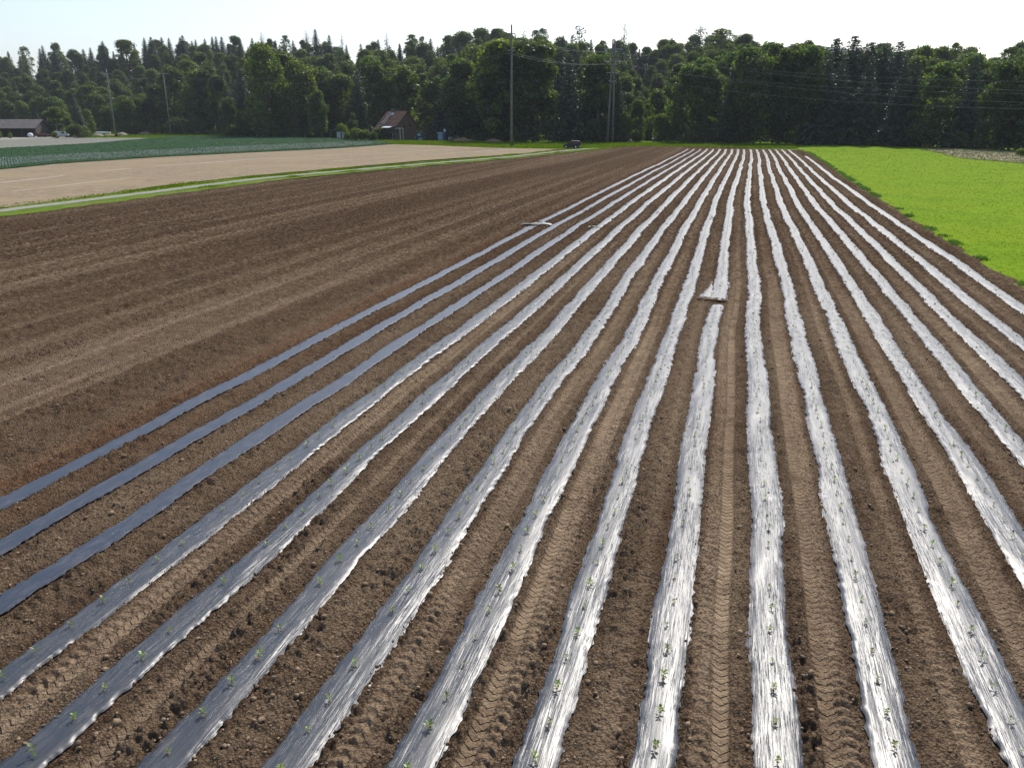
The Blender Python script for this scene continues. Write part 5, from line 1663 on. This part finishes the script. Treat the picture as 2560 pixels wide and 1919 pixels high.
# ------------------------------------------------------------------ car
def make_car(loc, rz):
    e = empty('parked_car', loc, rz, (0.90, 0.95, 1.0))
    # local +x is the front
    hw_ = 0.93
    side = [(-2.15, 0.45), (-2.2, 0.75), (-2.15, 1.02), (-0.9, 1.08), (0.95, 1.06), (1.95, 0.95), (2.18, 0.72), (2.15, 0.42), (1.75, 0.32), (-1.75, 0.32)]
    MB().prism(side, 'y', -hw_, hw_).build('body', M['carpaint'], e, bevel=0.07)
    cab = [(-2.08, 1.02), (-1.98, 1.66), (-1.8, 1.76), (0.15, 1.76), (0.35, 1.70), (1.05, 1.05)]
    MB().prism(cab, 'y', -0.80, 0.80).build('cabin', M['carpaint'], e, bevel=0.06)
    for s_ in (-1, 1):
        for (a, b, c_, d) in ((-1.9, -1.25, -1.85, -1.25), (-1.17, -0.38, -1.17, -0.38), (-0.30, 0.80, -0.30, 0.28)):
            m = MB()
            y0, y1 = s_ * 0.803, s_ * 0.815
            ps = [(a, 1.12), (b, 1.12), (d, 1.62), (c_, 1.62)]
            m.prism(ps, 'y', min(y0, y1), max(y0, y1))
            m.build('side_window', M['glass'], e)
        MB().box(0.72, 0.90, s_ * 0.93, s_ * 1.10, 1.08, 1.22).build('mirror', M['carpaint'], e)
        MB().box(-1.7, 0.1, s_ * 0.70 - 0.03, s_ * 0.70 + 0.03, 1.79, 1.84).build('roof_rail', M['chrome'], e)
        tl = MB().box(-2.22, -2.10, s_ * 0.80 - 0.10, s_ * 0.80 + 0.10, 0.85, 1.15).build('taillight', M['redlamp'], e)
        MB().box(2.08, 2.19, s_ * 0.68 - 0.16, s_ * 0.68 + 0.16, 0.68, 0.84).build('headlight', M['lampglass'], e)
        for xx in (-1.35, 1.38):
            wh = MB().tube([(xx, s_ * 0.94 - 0.13, 0.37), (xx, s_ * 0.94 + 0.03, 0.37)], 0.37, 18).build('wheel', M['tyre'], e)
            MB().tube([(xx, s_ * 0.94 + s_ * 0.00, 0.37), (xx, s_ * (0.94 + 0.045), 0.37)], 0.22, 12).build('rim', M['chrome'], wh)
    m = MB().add([(0.42, -0.72, 1.66), (0.42, 0.72, 1.66), (1.07, 0.76, 1.10), (1.07, -0.76, 1.10), (0.45, -0.72, 1.68), (0.45, 0.72, 1.68), (1.10, 0.76, 1.12), (1.10, -0.76, 1.12)],
                 [(3, 2, 1, 0), (4, 5, 6, 7), (0, 1, 5, 4), (1, 2, 6, 5), (2, 3, 7, 6), (3, 0, 4, 7)]).build('windscreen', M['glass'], e)
    MB().prism([(-2.10, 1.15), (-2.03, 1.60), (-2.01, 1.60), (-2.13, 1.15)], 'y', -0.66, 0.66).build('rear_window', M['glass'], e)
    MB().box(-2.27, -2.12, -0.85, 0.85, 0.42, 0.66).build('rear_bumper', M['steel'], e)
    MB().box(2.10, 2.24, -0.85, 0.85, 0.38, 0.60).build('front_bumper', M['dark'], e)
    MB().tube([(-2.36, 0.12, 1.0), (-2.19, 0.12, 1.0)], 0.33, 16).build('spare_wheel', M['tyre'], e)
    MB().box(-2.285, -2.272, -0.62, -0.28, 0.50, 0.62).build('number_plate', M['white'], e)
    return tag(e, 'dark off-road car parked on the grass by the footpath', 'car')
make_car(place(1430, 371.2), R(180 - 22))

# ------------------------------------------------------------------ two walkers
def person(loc, rz, shirt, trousers, label, stride=0.16, arm=0.12):
    e = empty('person', loc, rz)
    J = {'pelvis': (0, 0, 0.95), 'chest': (0, 0.02, 1.30), 'neck': (0, 0.01, 1.47), 'head': (0, 0.03, 1.60), 'top': (0, 0.02, 1.70),
         'hl': (-0.10, 0, 0.90), 'kl': (-0.11, 0.06 + stride * .5, 0.50), 'al': (-0.11, stride, 0.08), 'tl': (-0.11, stride + 0.16, 0.04),
         'hr': (0.10, 0, 0.90), 'kr': (0.11, -stride * .3, 0.50), 'ar': (0.11, -stride, 0.09), 'tr': (0.11, -stride + 0.16, 0.04),
         'sl': (-0.19, 0, 1.40), 'el': (-0.25, -arm * .5, 1.12), 'wl': (-0.25, arm * .3, 0.88), 'fl': (-0.25, arm * .3 + .02, 0.78),
         'sr': (0.19, 0, 1.40), 'er': (0.25, arm * .2, 1.12), 'wr': (0.25, arm, 0.90), 'fr': (0.25, arm + .02, 0.80)}
    rad = {'pelvis': .15, 'chest': .16, 'neck': .06, 'head': .095, 'top': .07, 'hl': .10, 'kl': .065, 'al': .045, 'tl': .035, 'hr': .10, 'kr': .065, 'ar': .045, 'tr': .035,
           'sl': .07, 'el': .045, 'wl': .032, 'fl': .03, 'sr': .07, 'er': .045, 'wr': .032, 'fr': .03}
    ks = list(J)
    E_ = [('pelvis', 'chest'), ('chest', 'neck'), ('neck', 'head'), ('head', 'top'), ('pelvis', 'hl'), ('hl', 'kl'), ('kl', 'al'), ('al', 'tl'), ('pelvis', 'hr'), ('hr', 'kr'), ('kr', 'ar'), ('ar', 'tr'),
          ('chest', 'sl'), ('sl', 'el'), ('el', 'wl'), ('wl', 'fl'), ('chest', 'sr'), ('sr', 'er'), ('er', 'wr'), ('wr', 'fr')]
    def skin(name, keys, mat, grow):
        me = bpy.data.meshes.new(name)
        idx = {k: i for i, k in enumerate(keys)}
        me.from_pydata([J[k] for k in keys], [(idx[a], idx[b]) for a, b in E_ if a in idx and b in idx], [])
        o = link(name, me, mat, e)
        md = o.modifiers.new('skin', 'SKIN')
        for i, k in enumerate(keys):
            sv = me.skin_vertices[0].data[i]
            sv.radius = (rad[k] + grow, (rad[k] + grow) * (0.72 if k in ('pelvis', 'chest') else 1))
        me.skin_vertices[0].data[0].use_root = True
        sb = o.modifiers.new('sub', 'SUBSURF')
        sb.levels = sb.render_levels = 1
        return o
    skin('body', ks, M['skin'], 0.0)
    skin('shirt', ['chest', 'pelvis', 'sl', 'el', 'sr', 'er'], shirt, 0.018)
    skin('trousers', ['pelvis', 'hl', 'kl', 'al', 'hr', 'kr', 'ar'], trousers, 0.022)
    MB().ball((0, 0.0, 1.67), 0.105, 0.115, 0.095, 10, 6).build('hair', M['dark'], e, smooth=True)
    return tag(e, label, 'person', None)
person(place(1631.5, 357.5), R(170), M['shirt'], M['navy'], 'person in a white shirt walking where the track meets the wood')
person(place(1640.5, 357.0), R(10), M['navy'], M['navy'], 'person in dark clothes walking right of the one in white', 0.1, 0.05)

# ------------------------------------------------------------------ farm yard at the far left
q = G(40, 343)
barn = empty('barn', (q.x - 6.5, q.y + 4, 0), R(4))
# ridge runs along local x; open front towards the camera
BL, BWd, BE, BR = 14.5, 5.5, 3.7, 6.3
MB().box(-BL, BL, BWd - 0.2, BWd, 0, BE).build('back_wall', M['barnwood'], barn)
MB().prism([(-BWd, 0), (BWd - 0.203, 0), (BWd - 0.203, BE), (0, BR - 0.1), (-BWd, BE)], 'x', BL - 0.25, BL - 0.05).build('gable_wall', M['barnwood'], barn)
MB().prism([(-BWd, 0), (BWd - 0.203, 0), (BWd - 0.203, BE), (0, BR - 0.1), (-BWd, BE)], 'x', -BL + 0.05, -BL + 0.25).build('gable_wall', M['barnwood'], barn)
m = MB()
roof_slab(m, -BL - 0.7, BL + 0.7, -BWd - 1.6, BE - 0.62, 0, BR)
roof_slab(m, -BL - 0.7, BL + 0.7, BWd + 0.9, BE - 0.3, 0, BR)
m.build('roof', M['tile2'], barn)
for i in range(7): MB().box(-BL + 0.6 + i * 4.6, -BL + 0.85 + i * 4.6, -BWd, -BWd + 0.25, 0, BE).build('post', M['barnwood'], barn)
tag(barn, 'long open-fronted dark wooden barn with a low tiled roof at the left edge', 'barn')
def simple_thing(name, cat, lab, px, yb, parts, rz=0, dy=0):
    e = empty(name, place(px, yb, dy), rz)
    for nm, mb, mat in parts: mb.build(nm, mat, e)
    return tag(e, lab, cat)
simple_thing('round_tank', 'tank', 'white round tank standing in the yard before the barn', 77, 344,
             [('tank', MB().ball((0, 0, 0.85), 1.0, 1.0, 0.85, 16, 10), M['white']), ('base_ring', MB().tube([(0, 0, 0), (0, 0, 0.2)], 0.55, 14), M['steel']), ('lid', MB().tube([(0, 0, 1.66), (0, 0, 1.76)], 0.22, 10), M['dark'])])
simple_thing('upright_panel', 'panel', 'pale upright panel left of the blue tarp stack in the yard', 78, 341,
             [('panel', MB().box(-0.55, 0.55, -0.05, 0.05, 0.3, 2.4), M['paleblue']), ('foot', MB().box(-0.6, 0.6, -0.25, 0.25, 0.0, 0.3), M['dark'])], R(8))
simple_thing('tarp_stack', 'tarpaulin', 'blue tarpaulin over a stack between two pale panels', 88, 341.3,
             [('tarpaulin', MB().prism([(-0.9, 0.2), (0.9, 0.2), (0.85, 1.7), (0.3, 2.1), (-0.5, 2.0), (-0.9, 1.6)], 'y', -0.7, 0.7), M['blue']), ('pallet', MB().box(-1.0, 1.0, -0.8, 0.8, 0.0, 0.18), M['log'])], R(5))
simple_thing('upright_panel', 'panel', 'narrow white panel right of the blue tarp stack', 97, 341,
             [('panel', MB().box(-0.35, 0.35, -0.05, 0.05, 0.3, 2.3), M['white']), ('foot', MB().box(-0.4, 0.4, -0.25, 0.25, 0.0, 0.3), M['dark'])], R(-6))
simple_thing('crate_box', 'box', 'low white box at the foot of the blue tarp stack', 90, 343.3,
             [('box', MB().box(-0.45, 0.45, -0.3, 0.3, 0.0, 0.4), M['white']), ('lid', MB().box(-0.48, 0.48, -0.33, 0.33, 0.4, 0.46), M['offwhite'])])
simple_thing('pale_container', 'container', 'pale square container further right before the shed wall', 111, 340.5,
             [('body', MB().box(-0.55, 0.55, -0.5, 0.5, 0.6, 2.1), M['offwhite']), ('frame', MB().box(-0.65, 0.65, -0.6, 0.6, 0.0, 0.6), M['steel'])])
rust_parts = [('bed', MB().box(-2.3, 2.3, -0.8, 0.8, 0.7, 0.95), M['rust']), ('side_board', MB().box(-2.3, 2.3, -0.84, -0.803, 0.95, 1.4), M['rust']), ('drawbar', MB().box(2.3, 3.8, -0.08, 0.08, 0.6, 0.72), M['rust'])]
for xx in (-1.2, 1.1): rust_parts.append(('wheel', MB().tube([(xx, -0.95, 0.4), (xx, -0.75, 0.4)], 0.4, 12), M['tyre'])); rust_parts.append(('wheel', MB().tube([(xx, 0.75, 0.4), (xx, 0.95, 0.4)], 0.4, 12), M['tyre']))
simple_thing('farm_trailer', 'trailer', 'rusty red flat farm trailer right of the white box', 106, 343, rust_parts, R(4))
# pipe frame (skeleton of a shelter)
pf = empty('pipe_frame', place(160, 341.5, 1.5), R(3))
for xx in (-6.6, -2.2, 2.2, 6.6):
    for yy in (-2, 2):
        MB().tube([(xx, yy, 0), (xx, yy, 4.3)], 0.07, 6).build('post', M['offwhite'], pf)
for yy in (-2, 2): MB().tube([(-6.9, yy, 4.35), (6.9, yy, 4.7)], 0.11, 6).build('rail', M['paleblue'], pf)
for xx in (-6.6, -2.2, 2.2, 6.6): MB().tube([(xx, -2, 4.5), (xx, 2, 4.5)], 0.07, 6).build('crossbar', M['offwhite'], pf)
tag(pf, 'open frame of thin pale pipes over the yard right of the barn', 'pipe frame')
# white covered van-like stack under the frame
wc = empty('delivery_van', place(154, 343.5, 0.5), R(8))
MB().prism([(-2.6, 0.45), (2.6, 0.45), (2.6, 1.15), (1.7, 1.35), (1.2, 2.15), (-2.4, 2.2), (-2.6, 1.9)], 'y', -0.95, 0.95).build('body', M['offwhite'], wc, bevel=0.07)
for s_ in (-1, 1):
    MB().prism([(0.3, 1.35), (1.5, 1.35), (1.1, 2.0), (0.3, 2.0)], 'y', min(s_ * .953, s_ * .97), max(s_ * .953, s_ * .97)).build('side_window', M['glass'], wc)
    for xx in (-1.6, 1.7):
        MB().tube([(xx, s_ * 0.85 - 0.1, 0.36), (xx, s_ * 0.85 + 0.12, 0.36)], 0.36, 14).build('wheel', M['tyre'], wc)
MB().box(2.58, 2.68, -0.9, 0.9, 0.45, 0.7).build('bumper', M['dark'], wc)
tag(wc, 'weathered white van parked under the pipe frame', 'van')
simple_thing('log_round', 'log', 'thick cut log lying on end before the white van', 143, 346,
             [('log', MB().tube([(-0.2, -0.4, 0.55), (0.2, 0.4, 0.55)], 0.55, 14), M['log']), ('bark_ring', MB().tube([(-0.16, -0.34, 0.55), (0.16, 0.34, 0.55)], 0.6, 14), M['rust'])])
for i, (px, l_, r_, lab) in enumerate(((255, 4.2, 0.5, 'large white pipe lying on the rubble left of the slim pole'), (240, 2.2, 0.28, 'thinner pale pipe left of the large white pipe'), (272, 1.6, 0.4, 'short white pipe right of the large white pipe'))):
    p = place(px, 338.5)
    tag(MB().tube([(-l_ / 2, 0, 1.0), (l_ / 2, 0.3, 0.95)], r_, 14).tube([(-l_ / 2 * .7, 0, -0.1), (-l_ / 2 * .7, 0, 1.0)], 0.25, 6).tube([(l_ / 2 * .7, 0.1, -0.1), (l_ / 2 * .7, 0.1, 1.0)], 0.25, 6).build('large_pipe', M['white'] if i != 1 else M['offwhite'], loc=p), lab, 'pipe')
heap(245, 340.5, 5, 0.9, M['stone'], 'pale rubble heap under the large white pipe', 'rubble heap', 11, 'rubble_heap')
heap(277, 340, 5, 0.8, M['log'], 'brown rubble heap just left of the slim power pole foot', 'rubble heap', 12, 'rubble_heap')
heap(305, 338.5, 6, 1.1, M['stone'], 'pale rubble heap right of the slim power pole foot', 'rubble heap', 13, 'rubble_heap')
heap(362, 337.5, 6, 1.3, M['clod'], 'low brown heap between the two slim power poles', 'soil heap', 14)
tag(MB().tube([(0, 0, 0), (-0.5, 0, 4.0)], [0.09, 0.06], 6).build('stake', M['bark'], loc=place(281, 339)), 'leaning thin post beside the left slim power pole', 'stake')
lamp = empty('lamp_post', place(116, 341, 3))
MB().tube([(0, 0, 0), (0, 0, 9.5)], [0.12, 0.08], 8).build('post', M['offwhite'], lamp)
MB().box(-0.5, 0.9, -0.1, 0.1, 9.5, 9.65).build('arm', M['offwhite'], lamp)
MB().box(0.5, 1.1, -0.18, 0.18, 9.35, 9.5).build('lamp_head', M['white'], lamp)
tag(lamp, 'thin pale lamp post rising before the sunlit yard tree', 'lamp post')

# ------------------------------------------------------------------ air
HAZE = 0.00011
if HAZE:
    hz, nt, out = newmat('haze_air')
    pv_ = nd(nt, 'ShaderNodeVolumePrincipled')
    pv_.inputs['Color'].default_value = (0.88, 0.93, 1.0, 1)
    pv_.inputs['Density'].default_value = HAZE
    pv_.inputs['Anisotropy'].default_value = 0.0
    nt.links.new(pv_.outputs[0], out.inputs['Volume'])
    h_ = MB().box(-3990, 3990, -290, 5900, -1.3, 330).build('haze', hz)
    tag(h_, kind='stuff')
print('objects', len(bpy.data.objects), 'tris', sum(len(o.data.loops) - 2 * len(o.data.polygons) for o in {o.data.name: o for o in bpy.data.objects if o.type == 'MESH'}.values()))
